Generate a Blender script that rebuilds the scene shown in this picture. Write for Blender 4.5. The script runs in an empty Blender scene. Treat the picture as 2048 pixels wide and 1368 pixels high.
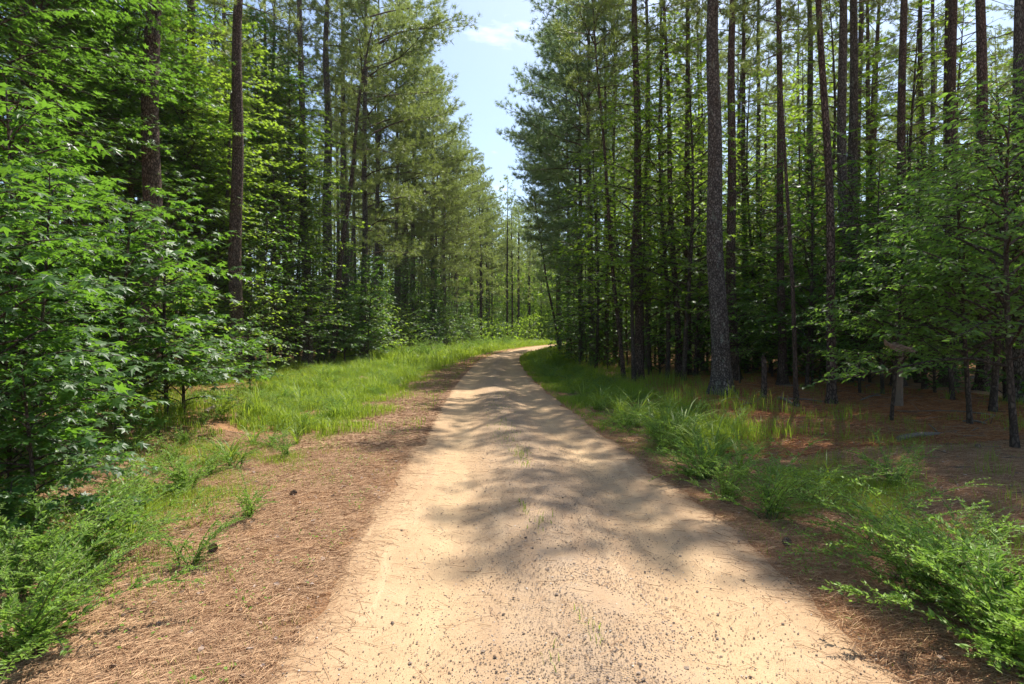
import bpy, math, random
import numpy as np
R = math.radians
rng = np.random.default_rng(11)
random.seed(5)
sc = bpy.context.scene
COL = sc.collection

# ------------------------------------------------------------------ camera
F_PX, HY, CH = 1138.0, 665.0, 1.6          # focal length in photo pixels, horizon row, eye height
cam_d = bpy.data.cameras.new('camera')
cam = bpy.data.objects.new('camera', cam_d); COL.objects.link(cam)
cam.location = (0, 0, CH); cam.rotation_euler = (R(90), 0, 0)
cam_d.lens = F_PX / 2048 * 36; cam_d.sensor_width = 36
cam_d.shift_y = -(684 - HY) / 2048
cam_d.clip_end = 2000; cam_d.clip_start = 0.05
sc.camera = cam

# ------------------------------------------------------------------ sky and sun
SUN_EL, SUN_AZ = 58.0, 26.0                 # azimuth clockwise from +Y (ahead) towards +X (right)
w = bpy.data.worlds.new('World'); sc.world = w; w.use_nodes = True
nt = w.node_tree; N = nt.nodes; L = nt.links; N.clear()
out = N.new('ShaderNodeOutputWorld'); bg = N.new('ShaderNodeBackground')
sky = N.new('ShaderNodeTexSky'); sky.sky_type = 'NISHITA'; sky.sun_disc = False
sky.sun_elevation = R(SUN_EL); sky.sun_rotation = R(SUN_AZ)
sky.air_density = 1.0; sky.dust_density = 1.3; sky.ozone_density = 2.2
tc = N.new('ShaderNodeTexCoord'); mp = N.new('ShaderNodeMapping'); mp.inputs['Scale'].default_value = (1, 1, 3.2)
mp.inputs['Location'].default_value = (3.1, 0.4, 0.25)
nz = N.new('ShaderNodeTexNoise'); nz.inputs['Scale'].default_value = 4.2; nz.inputs['Detail'].default_value = 7; nz.inputs['Roughness'].default_value = .62
cr = N.new('ShaderNodeValToRGB'); cr.color_ramp.elements[0].position = .64; cr.color_ramp.elements[1].position = .80
cr.color_ramp.elements[1].color = (.6, .6, .6, 1)
mx = N.new('ShaderNodeMix'); mx.data_type = 'RGBA'; mx.inputs[7].default_value = (8.0, 8.4, 9.0, 1)
L.new(tc.outputs['Generated'], mp.inputs['Vector']); L.new(mp.outputs[0], nz.inputs['Vector']); L.new(nz.outputs['Fac'], cr.inputs[0])
L.new(cr.outputs[0], mx.inputs[0]); L.new(sky.outputs[0], mx.inputs[6]); L.new(mx.outputs[2], bg.inputs[0])
bg.inputs[1].default_value = 0.135
L.new(bg.outputs[0], out.inputs[0])
sd = bpy.data.lights.new('sun', 'SUN'); sd.energy = 5.0; sd.angle = R(0.53); sd.color = (1.0, .95, .86)
so = bpy.data.objects.new('sun', sd); COL.objects.link(so); so.rotation_euler = (R(90 - SUN_EL), 0, R(180 - SUN_AZ) + 0)
so.location = (20, 30, 60)
sc.view_settings.view_transform = 'Standard'; sc.view_settings.look = 'None'; sc.view_settings.gamma = 1
sc.view_settings.exposure = 0.74
cy = sc.cycles
cy.max_bounces = 7; cy.diffuse_bounces = 4; cy.glossy_bounces = 2; cy.transmission_bounces = 4; cy.transparent_max_bounces = 4
cy.sample_clamp_indirect = 6; cy.caustics_reflective = False; cy.caustics_refractive = False
cy.use_adaptive_sampling = True; cy.adaptive_threshold = 0.02
cy.use_denoising = True

# ------------------------------------------------------------------ road course and lie of the land
RT = np.array([(-40, -1.6, 1.3), (-10, -1.2, 1.7), (0, -1.08, 1.8), (4.5, -1.2, 1.84), (8, -1.4, 1.52), (13.5, -1.72, 1.05), (21, -1.97, .58),
               (33, -1.9, .35), (41, -1.45, .75), (50, -.5, 2.0), (64, 2.0, 5.6), (76, 5.5, 10), (90, 11, 17.5), (110, 22, 31), (140, 40, 52)], float)
def _smooth(y, k):
    y = np.asarray(y, float); s = 0
    for o in (-2, -1, 0, 1, 2): s = s + np.interp(y + o * np.clip(.06 * np.abs(y) + .3, 0, 3), RT[:, 0], RT[:, k])
    return s / 5
def edge_wob(y, s): return .05 * np.sin(y * 2.1 + s) + .035 * np.sin(y * 5.3 + 2 * s) + .02 * np.sin(y * 11.7 + s)
def xL(y): return _smooth(y, 1)
def xR(y): return _smooth(y, 2)
def sstep(a, b, x):
    t = np.clip((np.asarray(x, float) - a) / (b - a), 0, 1); return t * t * (3 - 2 * t)
def H(x, y):
    x = np.asarray(x, float); y = np.asarray(y, float)
    l = xL(y) - x; r = x - xR(y)
    d = np.maximum(l, r)
    off = sstep(.1, 3.5, d)
    n = .05 * np.sin(x * .9 + 1.3) * np.cos(y * .7) + .04 * np.sin(x * .37 - y * .51 + 2) + .02 * np.sin(2.3 * x + 1.9 * y)
    h = off * n
    h = h - .14 * np.exp(-((l - 2.6) / 1.0) ** 2) - .12 * np.exp(-((r - 2.0) / .9) ** 2)
    h = h + .10 * sstep(3.5, 8, d)
    c = (xL(y) + xR(y)) / 2; hw = (xR(y) - xL(y)) / 2
    u = (x - c) / np.maximum(hw, .5)
    on = 1 - sstep(.9, 1.2, np.abs(u))
    h = h + on * (.04 * np.exp(-(u / .28) ** 2) - .032 * np.exp(-((np.abs(u) - .52) / .2) ** 2) - .0)
    return h
def hz(x, y): return float(H(x, y))
def wx(px, d): return (px - 1024) / F_PX * d
def dist(py): return F_PX * CH / (py - HY)

# ------------------------------------------------------------------ node helpers
class NT:
    def __init__(s, name):
        s.m = bpy.data.materials.new(name); s.m.use_nodes = True; s.t = s.m.node_tree; s.t.nodes.clear()
    def n(s, typ, **kw):
        nd = s.t.nodes.new('ShaderNode' + typ)
        for k, v in kw.items():
            if k in nd.inputs: nd.inputs[k].default_value = v
            else: setattr(nd, k, v)
        return nd
    def l(s, a, b): s.t.links.new(a, b)
    def coord(s, scale=(1, 1, 1), kind='Object'):
        t = s.n('TexCoord'); m = s.n('Mapping'); m.inputs['Scale'].default_value = scale; s.l(t.outputs[kind], m.inputs['Vector']); return m.outputs[0]
    def noise(s, vec, scale, detail=4, rough=.55, dist_=0):
        n = s.n('TexNoise'); n.inputs['Scale'].default_value = scale; n.inputs['Detail'].default_value = detail; n.inputs['Roughness'].default_value = rough
        n.inputs['Distortion'].default_value = dist_; s.l(vec, n.inputs['Vector']); return n.outputs['Fac']
    def ramp(s, fac, stops):
        r = s.n('ValToRGB'); e = r.color_ramp.elements
        while len(e) < len(stops): e.new(.5)
        for i, (p, c) in enumerate(stops):
            e[i].position = p; e[i].color = (c[0], c[1], c[2], 1) if not isinstance(c, (int, float)) else (c, c, c, 1)
        s.l(fac, r.inputs[0]); return r.outputs[0]
    def mix(s, f, a, b, blend='MIX'):
        m = s.n('Mix'); m.data_type = 'RGBA'; m.blend_type = blend
        for v, i in ((f, 0), (a, 6), (b, 7)):
            if isinstance(v, (int, float)): m.inputs[i].default_value = v if i == 0 else (v, v, v, 1)
            elif isinstance(v, tuple): m.inputs[i].default_value = (*v, 1)
            else: s.l(v, m.inputs[i])
        return m.outputs[2]
    def math(s, op, a, b=0.5):
        m = s.n('Math'); m.operation = op
        for v, i in ((a, 0), (b, 1)):
            if isinstance(v, (int, float)): m.inputs[i].default_value = v
            else: s.l(v, m.inputs[i])
        return m.outputs[0]
    def attr(s, name):
        a = s.n('Attribute'); a.attribute_name = name; return a
    def bump(s, h, strength, dist_):
        b = s.n('Bump'); b.inputs['Strength'].default_value = strength; b.inputs['Distance'].default_value = dist_; s.l(h, b.inputs['Height']); return b.outputs[0]
    def out(s, sh): o = s.n('OutputMaterial'); s.l(sh, o.inputs['Surface']); return s.m
    def principled(s, col, rough=.8, spec=.3, normal=None):
        p = s.n('BsdfPrincipled'); p.inputs['Roughness'].default_value = rough; p.inputs['Specular IOR Level'].default_value = spec
        if isinstance(col, tuple): p.inputs['Base Color'].default_value = (*col, 1)
        else: s.l(col, p.inputs['Base Color'])
        if normal is not None: s.l(normal, p.inputs['Normal'])
        return p.outputs[0]

def leaf_mat(name, dark, light, trans, rough=.42, spec=.5, tfac=.42, hue_alt=None):
    k = NT(name)
    a = k.attr('rnd'); oi = k.n('ObjectInfo')
    f = k.math('ADD', k.math('MULTIPLY', a.outputs['Fac'], .75), k.math('MULTIPLY', oi.outputs['Random'], .25))
    stops = [(0, dark), (.9, light)]
    if hue_alt: stops.append((1.0, hue_alt))
    c = k.ramp(f, stops)
    p = k.principled(c, rough, spec)
    tr = k.n('BsdfTranslucent'); tcx = k.mix(f, tuple(v * .72 for v in trans), trans); k.l(tcx, tr.inputs['Color'])
    ms = k.n('MixShader'); ms.inputs[0].default_value = tfac; k.l(p, ms.inputs[1]); k.l(tr.outputs[0], ms.inputs[2])
    return k.out(ms.outputs[0])
M = {}
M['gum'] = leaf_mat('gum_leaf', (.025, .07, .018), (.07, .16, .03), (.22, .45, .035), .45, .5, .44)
M['gum_sun'] = leaf_mat('gum_leaf_sunlit', (.06, .13, .02), (.12, .22, .03), (.44, .66, .05), .48, .45, .52)  # brighter copy of gum: the sunlit glow is put into the leaf colour
M['oval'] = leaf_mat('oval_leaf', (.04, .10, .03), (.10, .20, .045), (.34, .60, .07), .46, .45, .52)
M['needle'] = leaf_mat('pine_needle', (.085, .14, .04), (.21, .265, .085), (.40, .50, .10), .45, .45, .42)
M['needle_shade'] = leaf_mat('pine_needle_shaded', (.075, .14, .06), (.17, .25, .11), (.32, .46, .13), .45, .45, .4)  # bluish copy of needle: skylit shade is put into the colour
M['grass'] = leaf_mat('grass_blade', (.09, .18, .02), (.27, .36, .04), (.46, .62, .05), .5, .35, .42, (.42, .36, .12))
M['plume'] = leaf_mat('plume_leaf', (.09, .19, .03), (.26, .40, .06), (.38, .62, .08), .5, .35, .4, (.38, .27, .11))
M['vine'] = leaf_mat('vine_leaf', (.03, .08, .02), (.07, .16, .03), (.14, .30, .03), .36, .5, .4)

def bark_mat(name, dark, mid, light, lichen, sc_=(24, 24, 10)):
    k = NT(name)
    v = k.coord(sc_)
    wob = k.noise(v, .8, 3, .6)
    vv = k.n('VectorMath', operation='ADD'); k.l(v, vv.inputs[0]); sc1 = k.n('VectorMath', operation='SCALE'); sc1.inputs['Scale'].default_value = .9
    cmb = k.n('CombineXYZ'); k.l(wob, cmb.inputs[0]); k.l(wob, cmb.inputs[1]); k.l(wob, cmb.inputs[2]); k.l(cmb.outputs[0], sc1.inputs[0]); k.l(sc1.outputs[0], vv.inputs[1])
    vo = k.n('TexVoronoi', feature='DISTANCE_TO_EDGE'); vo.inputs['Scale'].default_value = 1.0; k.l(vv.outputs[0], vo.inputs['Vector'])
    vc = k.n('TexVoronoi', feature='F1'); vc.inputs['Scale'].default_value = 1.0; k.l(vv.outputs[0], vc.inputs['Vector'])
    fine = k.noise(v, 5, 5, .65)
    plate = k.ramp(k.math('ADD', vo.outputs['Distance'], k.math('MULTIPLY', k.math('SUBTRACT', fine, .5), .35)), [(0.0, .1), (.22, 1)])
    sep = k.n('SeparateColor'); k.l(vc.outputs['Color'], sep.inputs[0])
    pc = k.ramp(k.math('ADD', k.math('MULTIPLY', sep.outputs[0], .5), k.math('MULTIPLY', fine, .5)), [(.2, mid), (.75, light)])
    c = k.mix(plate, dark, pc)
    big = k.noise(k.coord((1, 1, .35)), 5.5, 6, .7)
    lf = k.ramp(big, [(.58, 0), (.66, 1)])
    c = k.mix(k.math('MULTIPLY', lf, .55), c, lichen)
    h = k.math('ADD', k.math('MULTIPLY', plate, .8), k.math('MULTIPLY', fine, .35))
    return k.out(k.principled(c, .9, .15, k.bump(h, .9, .035)))
M['bark_grey'] = bark_mat('bark_grey', (.035, .027, .022), (.13, .105, .085), (.27, .23, .19), (.30, .33, .25))
M['bark_red'] = bark_mat('bark_red', (.03, .02, .015), (.12, .082, .062), (.24, .17, .13), (.17, .15, .12))
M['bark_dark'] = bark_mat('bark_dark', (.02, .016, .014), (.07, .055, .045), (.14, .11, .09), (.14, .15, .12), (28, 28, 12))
M['bark_smooth'] = bark_mat('bark_smooth', (.06, .045, .035), (.10, .075, .055), (.17, .13, .10), (.2, .21, .16), (22, 22, 12))
def simple(name, a, b, scale=8, rough=.85, bs=.4, bd=.01):
    k = NT(name); v = k.coord(); n = k.noise(v, scale, 5, .65); a_ = k.attr('rnd')
    c = k.ramp(k.math('ADD', k.math('MULTIPLY', n, .5), k.math('MULTIPLY', a_.outputs['Fac'], .5)), [(.25, a), (.75, b)])
    return k.out(k.principled(c, rough, .2, k.bump(n, bs, bd)))
M['twig'] = simple('twig_bark', (.05, .035, .025), (.14, .10, .075), 20)
M['deadwood'] = simple('dead_wood', (.11, .085, .065), (.30, .24, .185), 25, .85, .8, .02)
M['snag'] = simple('pale_snag_wood', (.12, .085, .06), (.28, .20, .14), 14)
M['cone'] = simple('cone_scale', (.10, .065, .045), (.36, .25, .17), 30)
M['straw'] = simple('dry_needle', (.20, .095, .045), (.61, .39, .215), 30, .7, 0, 0)
M['straw_red'] = simple('rusty_needle', (.20, .07, .03), (.55, .25, .10), 30, .8, 0, 0)
M['deadleaf'] = simple('dead_leaf', (.16, .10, .07), (.45, .34, .27), 30)
M['pebble'] = simple('pebble', (.08, .058, .045), (.44, .33, .24), 60, .8)
M['pale_pebble'] = simple('pale_pebble', (.35, .30, .25), (.62, .56, .48), 60, .8)
M['stem'] = simple('green_stem', (.07, .10, .03), (.16, .18, .06), 20)

# forest floor
k = NT('forest_floor'); v = k.coord()
n1 = k.noise(v, .55, 5, .6); n2 = k.noise(v, 6, 6, .7); n3 = k.noise(v, 55, 4, .75)
vs = k.coord((90, 12, 20)); st = k.noise(vs, 1, 3, .7, 1.2)
vs2 = k.coord((12, 90, 20)); st2 = k.noise(vs2, 1, 3, .7, 1.2)
s3 = k.math('MAXIMUM', st, st2)
c = k.ramp(k.math('ADD', k.math('MULTIPLY', s3, .6), k.math('MULTIPLY', n2, .4)), [(.36, (.09, .034, .016)), (.5, (.29, .145, .07)), (.64, (.52, .30, .15))])
c = k.mix(k.ramp(n3, [(.45, 0), (.75, .55)]), c, (.42, .27, .16))
dirt = k.ramp(n1, [(.35, .35), (.6, 0)])
c = k.mix(dirt, c, (.15, .085, .045))
hh = k.math('ADD', k.math('MULTIPLY', s3, .6), n3)
M['floor'] = k.out(k.principled(c, .95, .08, k.bump(hh, .8, .02)))
# grassy verge soil
k = NT('verge_soil'); v = k.coord()
n2 = k.noise(v, 3, 6, .7); n3 = k.noise(v, 50, 4, .75)
c = k.ramp(n3, [(.35, (.10, .055, .025)), (.6, (.30, .19, .10))])
c = k.mix(k.ramp(n2, [(.42, 0), (.58, .7)]), c, (.12, .19, .035))
M['verge'] = k.out(k.principled(c, .95, .08, k.bump(n3, .8, .015)))
# sandy road: colour follows the attributes u (across, -1..1)
k = NT('sandy_road'); v = k.coord()
u = k.attr('u').outputs['Fac']
n1 = k.noise(v, .8, 5, .6); n2 = k.noise(v, 7, 6, .7); n3 = k.noise(v, 90, 3, .8); n4 = k.noise(v, 28, 4, .7)
sand = k.ramp(k.math('ADD', k.math('MULTIPLY', n1, .5), k.math('MULTIPLY', n2, .5)), [(.32, (.355, .228, .128)), (.52, (.465, .312, .18)), (.7, (.55, .385, .235))])
au = k.math('ABSOLUTE', k.math('ADD', u, k.math('MULTIPLY', k.math('SUBTRACT', n1, .5), .35)), 0)
mid = k.ramp(au, [(.02, 1), (.42, .12), (.8, 0)])
c = k.mix(k.math('MULTIPLY', mid, k.ramp(n2, [(.35, .25), (.6, .8)])), sand, (.30, .225, .165))
vo = k.n('TexVoronoi'); vo.inputs['Scale'].default_value = 85; k.l(v, vo.inputs['Vector'])
sp = k.ramp(vo.outputs['Distance'], [(.10, 1), (.22, 0)])
dens = k.math('ADD', k.math('MULTIPLY', mid, .35), n2)
spm = k.math('MULTIPLY', sp, k.ramp(dens, [(.36, .1), (.70, .9)]))
c = k.mix(spm, c, (.16, .11, .08))
c = k.mix(k.ramp(n3, [(.5, 0), (.8, .35)]), c, (.68, .50, .29))
c = k.mix(k.ramp(n4, [(.55, 0), (.75, .35)]), c, (.30, .185, .10))
edge = k.ramp(k.math('ADD', k.math('ABSOLUTE', u, 0), k.math('MULTIPLY', k.math('SUBTRACT', n2, .5), .35)), [(.84, 0), (.98, 1)])
c = k.mix(k.math('MULTIPLY', edge, k.ramp(n4, [(.3, .5), (.6, 1)])), c, (.33, .205, .115))
n5 = k.noise(v, 260, 3, .8); c = k.mix(k.ramp(n5, [(.30, .75), (.46, 0)]), c, (.20, .135, .08)); c = k.mix(k.ramp(n5, [(.56, 0), (.7, .6)]), c, (.70, .53, .32))
cv = k.n('CombineXYZ'); sx = k.n('SeparateXYZ'); k.l(v, sx.inputs[0]); k.l(k.math('MULTIPLY', u, 5.5), cv.inputs[0]); k.l(k.math('MULTIPLY', sx.outputs[1], .22), cv.inputs[1])
n6 = k.noise(cv.outputs[0], 1.6, 6, .65); c = k.mix(k.ramp(n6, [(.36, .5), (.5, 0)]), c, (.36, .235, .14)); c = k.mix(k.ramp(n6, [(.55, 0), (.7, .4)]), c, (.64, .46, .28))
tw = k.ramp(k.math('ABSOLUTE', k.math('SUBTRACT', k.math('ABSOLUTE', u, 0), .55), 0), [(.0, .35), (.2, 0)]); c = k.mix(k.math('MULTIPLY', tw, k.ramp(n1, [(.3, .4), (.6, 1)])), c, (.61, .43, .235))
hh = k.math('ADD', k.math('ADD', k.math('MULTIPLY', n4, .8), k.math('MULTIPLY', n3, .4)), k.math('MULTIPLY', sp, .3))
M['road'] = k.out(k.principled(c, .95, .1, k.bump(hh, .6, .012)))

# ------------------------------------------------------------------ mesh building
class G:
    def __init__(s): s.V, s.F, s.Rn, s.MI, s.n = [], [], [], [], 0
    def add(s, V, F, r=0.5, mi=0):
        V = np.asarray(V, float).reshape(-1, 3); F = np.asarray(F, int)
        if len(V) == 0: return
        s.V.append(V); s.F.append(F + s.n); s.n += len(V)
        s.Rn.append(np.broadcast_to(np.asarray(r, float), (len(V),)).copy()); s.MI.append(np.full(len(F), mi))
    def merge(s, o, Mx=None, off=(0, 0, 0)):
        for V, F, r, mi in zip(o.V, o.F, o.Rn, o.MI):
            pass
    def mesh(s, name, mats, smooth=False, extra=None):
        me = bpy.data.meshes.new(name)
        V = np.concatenate(s.V); lt = np.concatenate([np.full(len(f), f.shape[1]) for f in s.F])
        lv = np.concatenate([f.ravel() for f in s.F]); ls = np.concatenate([[0], np.cumsum(lt)[:-1]])
        me.vertices.add(len(V)); me.vertices.foreach_set('co', V.ravel().astype(np.float32))
        me.loops.add(len(lv)); me.loops.foreach_set('vertex_index', lv.astype(np.int32))
        me.polygons.add(len(lt)); me.polygons.foreach_set('loop_start', ls.astype(np.int32)); me.polygons.foreach_set('loop_total', lt.astype(np.int32))
        me.polygons.foreach_set('material_index', np.concatenate(s.MI).astype(np.int32))
        me.polygons.foreach_set('use_smooth', np.full(len(lt), smooth))
        for m in mats: me.materials.append(m)
        a = me.attributes.new('rnd', 'FLOAT', 'POINT'); a.data.foreach_set('value', np.concatenate(s.Rn).astype(np.float32))
        if extra:
            for kx, val in extra.items():
                a = me.attributes.new(kx, 'FLOAT', 'POINT'); a.data.foreach_set('value', val.astype(np.float32))
        me.update(calc_edges=True)
        return me
def norm(a): return a / np.maximum(np.linalg.norm(a, axis=-1, keepdims=True), 1e-9)
def sticks(g, P0, P1, r0, r1, segs=4, rnd=None, mi=0):
    P0 = np.asarray(P0, float).reshape(-1, 3); P1 = np.asarray(P1, float).reshape(-1, 3); n = len(P0)
    if n == 0: return
    T = norm(P1 - P0); ref = np.where(np.abs(T[:, 2:3]) > .9, np.array([[1., 0, 0]]), np.array([[0, 0, 1.]]))
    A = norm(np.cross(T, ref)); B = np.cross(T, A)
    an = np.arange(segs) / segs * 2 * np.pi
    c, s_ = np.cos(an)[None, :, None], np.sin(an)[None, :, None]
    ring = A[:, None] * c + B[:, None] * s_
    r0 = np.broadcast_to(r0, (n,))[:, None, None]; r1 = np.broadcast_to(r1, (n,))[:, None, None]
    V = np.concatenate([P0[:, None] + ring * r0, P1[:, None] + ring * r1], 1).reshape(-1, 3)
    i = np.arange(segs); j = (i + 1) % segs
    q = np.stack([i, j, j + segs, i + segs], 1)
    F = (q[None] + (np.arange(n) * 2 * segs)[:, None, None]).reshape(-1, 4)
    rr = np.repeat(rng.random(n) if rnd is None else np.broadcast_to(rnd, (n,)), 2 * segs)
    g.add(V, F, rr, mi)
def tube(g, P, rad, segs=10, bumpy=0, seed=0, mi=0, cap=True, flare=0):
    P = np.asarray(P, float); n = len(P); T = norm(np.gradient(P, axis=0))
    ref = np.array([1., 0, 0]) if abs(T[0, 2]) > .7 else np.array([0, 0, 1.])
    A = norm(np.cross(T, ref)); B = np.cross(T, A)
    an = np.arange(segs) / segs * 2 * np.pi
    ring = A[:, None] * np.cos(an)[None, :, None] + B[:, None] * np.sin(an)[None, :, None]
    rad = np.broadcast_to(np.asarray(rad, float), (n,))[:, None].repeat(segs, 1)
    rr = np.random.default_rng(seed)
    if bumpy:
        ph = rr.random(6) * 6
        z = np.linspace(0, n, n)[:, None]
        rad = rad * (1 + bumpy * (.6 * np.sin(an * 3 + ph[0] + z * .11) + .5 * np.sin(an * 5 + ph[1] - z * .17) + .9 * (rr.random((n, segs)) - .5)))
    if flare:
        z = np.arange(n) / n
        rad = rad * (1 + flare * np.exp(-z * 40)[:, None] * (.7 + .5 * np.sin(an * 4 + seed)[None]))
    V = (P[:, None] + ring * rad[:, :, None]).reshape(-1, 3)
    i = np.arange(segs); j = (i + 1) % segs
    q = np.stack([i, j, j + segs, i + segs], 1)
    F = (q[None] + (np.arange(n - 1) * segs)[:, None, None]).reshape(-1, 4)
    g.add(V, F, .5, mi)
    if cap:
        for base in (0, (n - 1) * segs):
            c = V[base:base + segs].mean(0)
            VV = np.concatenate([V[base:base + segs], c[None]])
            g.add(VV, np.stack([i, j, np.full(segs, segs)], 1), .5, mi)
def needles(g, P, D, m, ln, wd, r=rng, spread=(15, 80), base=None, mi=0, shade=None):
    n = len(P); P = np.repeat(P, m, 0); D = np.repeat(norm(D), m, 0)
    th = np.radians(r.uniform(spread[0], spread[1], n * m)); ph = r.uniform(0, 2 * np.pi, n * m)
    ref = np.tile([0.3, 0.2, 1.], (n * m, 1)); A = norm(np.cross(D, ref)); B = np.cross(D, A)
    dr = D * np.cos(th)[:, None] + (A * np.cos(ph)[:, None] + B * np.sin(ph)[:, None]) * np.sin(th)[:, None]
    b = P + D * r.uniform(-.09, .05, (n * m, 1))
    side = norm(np.cross(dr, r.normal(size=(n * m, 3))))
    l = ln * r.uniform(.7, 1.15, (n * m, 1))
    tip = b + dr * l; tip[:, 2] -= .02
    V = np.stack([b - side * wd / 2, b + side * wd / 2, tip], 1).reshape(-1, 3)
    F = np.arange(n * m * 3).reshape(-1, 3)
    rn = np.repeat(np.repeat(r.random(n), m) * .7 + .3 * r.random(n * m), 3)
    g.add(V, F, rn, mi)

# leaf outlines (x along the leaf, y across), centre first, closed fan
def fan(outline, zf):
    o = np.array(outline, float); c = np.array([[.38, 0]])
    v = np.concatenate([c, o]); z = zf(v[:, 0], v[:, 1])
    n = len(o); F = [(0, i + 1, (i + 1) % n + 1) for i in range(n)]
    return np.column_stack([v, z]), np.array(F)
STAR = fan([(0, 0), (.12, .46), (.28, .15), (.62, .52), (.55, .13), (1.0, 0), (.55, -.13), (.62, -.52), (.28, -.15), (.12, -.46)], lambda x, y: -.18 * x * x - .22 * y * y + .02)
OVAL = fan([(0, 0), (.22, .2), (.5, .27), (.78, .17), (1, 0), (.78, -.17), (.5, -.27), (.22, -.2)], lambda x, y: -.2 * x * x + .35 * np.abs(y) - .02)
DIAM = (np.array([(0, 0, 0), (.45, .3, .03), (1, 0, -.12), (.45, -.3, .03)]), np.array([(0, 1, 2, 3)]))
def leaves(g, P, D, Nrm, size, tmpl, r=rng, mi=0, rn=None):
    n = len(P)
    if n == 0: return
    X = norm(D); Y = norm(np.cross(Nrm, X)); Z = np.cross(X, Y)
    tv, tf = tmpl; s = np.broadcast_to(size, (n,))[:, None, None]
    cz = r.uniform(-.2, 2.4, n)[:, None, None]; wy = r.uniform(.78, 1.15, n)[:, None, None]
    V = P[:, None] + s * (X[:, None] * tv[None, :, :1] + Y[:, None] * tv[None, :, 1:2] * wy + Z[:, None] * tv[None, :, 2:] * cz)
    F = (tf[None] + (np.arange(n) * len(tv))[:, None, None]).reshape(-1, tf.shape[1])
    rr = r.random(n) if rn is None else rn
    g.add(V.reshape(-1, 3), F, np.repeat(rr, len(tv)), mi)

def obj(name, me, parent=None, loc=(0, 0, 0), rot=(0, 0, 0), scale=1):
    o = bpy.data.objects.new(name, me); COL.objects.link(o)
    if parent is not None: o.parent = parent
    o.location = loc; o.rotation_euler = rot
    o.scale = (scale,) * 3 if isinstance(scale, (int, float)) else scale
    return o
def tag(o, label, cat, group=None, kind=None):
    if label: o['label'] = label
    if cat: o['category'] = cat
    if group: o['group'] = group
    if kind: o['kind'] = kind
    return o
def place(name, kinds, x, y, label, cat, rz=0, scale=1, group=None, tilt=(0, 0), z=None, trunk_scale=1, seedz=-.02):
    """kinds: list of (part_name, mesh)"""
    root = bpy.data.objects.new(name, None); COL.objects.link(root); root.empty_display_size = .3
    root.location = (x, y, (hz(x, y) if z is None else z) + seedz); root.rotation_euler = (tilt[0], tilt[1], rz)
    root.rotation_mode = 'XYZ'; root.scale = (scale,) * 3
    tag(root, label, cat, group)
    for pn, me in kinds:
        s = (trunk_scale, trunk_scale, 1) if pn == 'trunk' else 1
        obj(pn, me, root, scale=s)
    return root

# ------------------------------------------------------------------ ground and road
def grid(xs, ys):
    X, Y = np.meshgrid(xs, ys); nx, ny = len(xs), len(ys)
    i = (np.arange(ny - 1)[:, None] * nx + np.arange(nx - 1)[None]).ravel()
    return X.ravel(), Y.ravel(), np.stack([i, i + 1, i + nx + 1, i + nx], 1)
xs = np.concatenate([-np.geomspace(500, 12, 16)[:-1], np.arange(-12, 12.01, .16), np.geomspace(12.5, 500, 16)])
ys = np.concatenate([-np.geomspace(200, 4, 10)[:-1], np.arange(-4, 14, .16), np.arange(14, 90, .6), np.geomspace(92, 900, 14)])
X, Y, F = grid(xs, ys)
Z = H(X, Y) - .012 * (1 - sstep(-.1, .12, np.maximum(xL(Y) - X, X - xR(Y)))) 
under = (X > xL(Y) + .12) & (X < xR(Y) - .12)
Z = Z - np.where(under, .02, 0)
g = G(); g.add(np.column_stack([X, Y, Z]), F, .5)
tag(obj('ground', g.mesh('ground', [M['floor']], True)), None, None, kind='structure')
# road ribbon
ys = np.concatenate([np.arange(-38, 0, .5), np.arange(0, 14, .1), np.arange(14, 130, .5)])
us = np.linspace(-1, 1, 33)
cy_ = (xL(ys) + xR(ys)) / 2; hw = (xR(ys) - xL(ys)) / 2
wl = edge_wob(ys, 1.0); wr = edge_wob(ys, 4.0)
XX = cy_[:, None] + hw[:, None] * us[None] + np.where(us < 0, wl[:, None] * (-us[None]) ** 3, wr[:, None] * us[None] ** 3)
YY = np.repeat(ys[:, None], len(us), 1)
ZZ = H(XX, YY) + .010 + .004 * np.sin(XX * 7 + YY * 3) * (1 - np.abs(us[None])) + .003 * np.sin(YY * 11 + XX * 5) * (1 - np.abs(us[None])) - .014 * (np.abs(us[None]) > .99)
nx = len(us); i = (np.arange(len(ys) - 1)[:, None] * nx + np.arange(nx - 1)[None]).ravel()
g = G(); g.add(np.column_stack([XX.ravel(), YY.ravel(), ZZ.ravel()]), np.stack([i, i + 1, i + nx + 1, i + nx], 1))
tag(obj('sandy_road', g.mesh('sandy_road', [M['road']], True, {'u': np.tile(us, len(ys))})), None, None, kind='structure')
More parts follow.
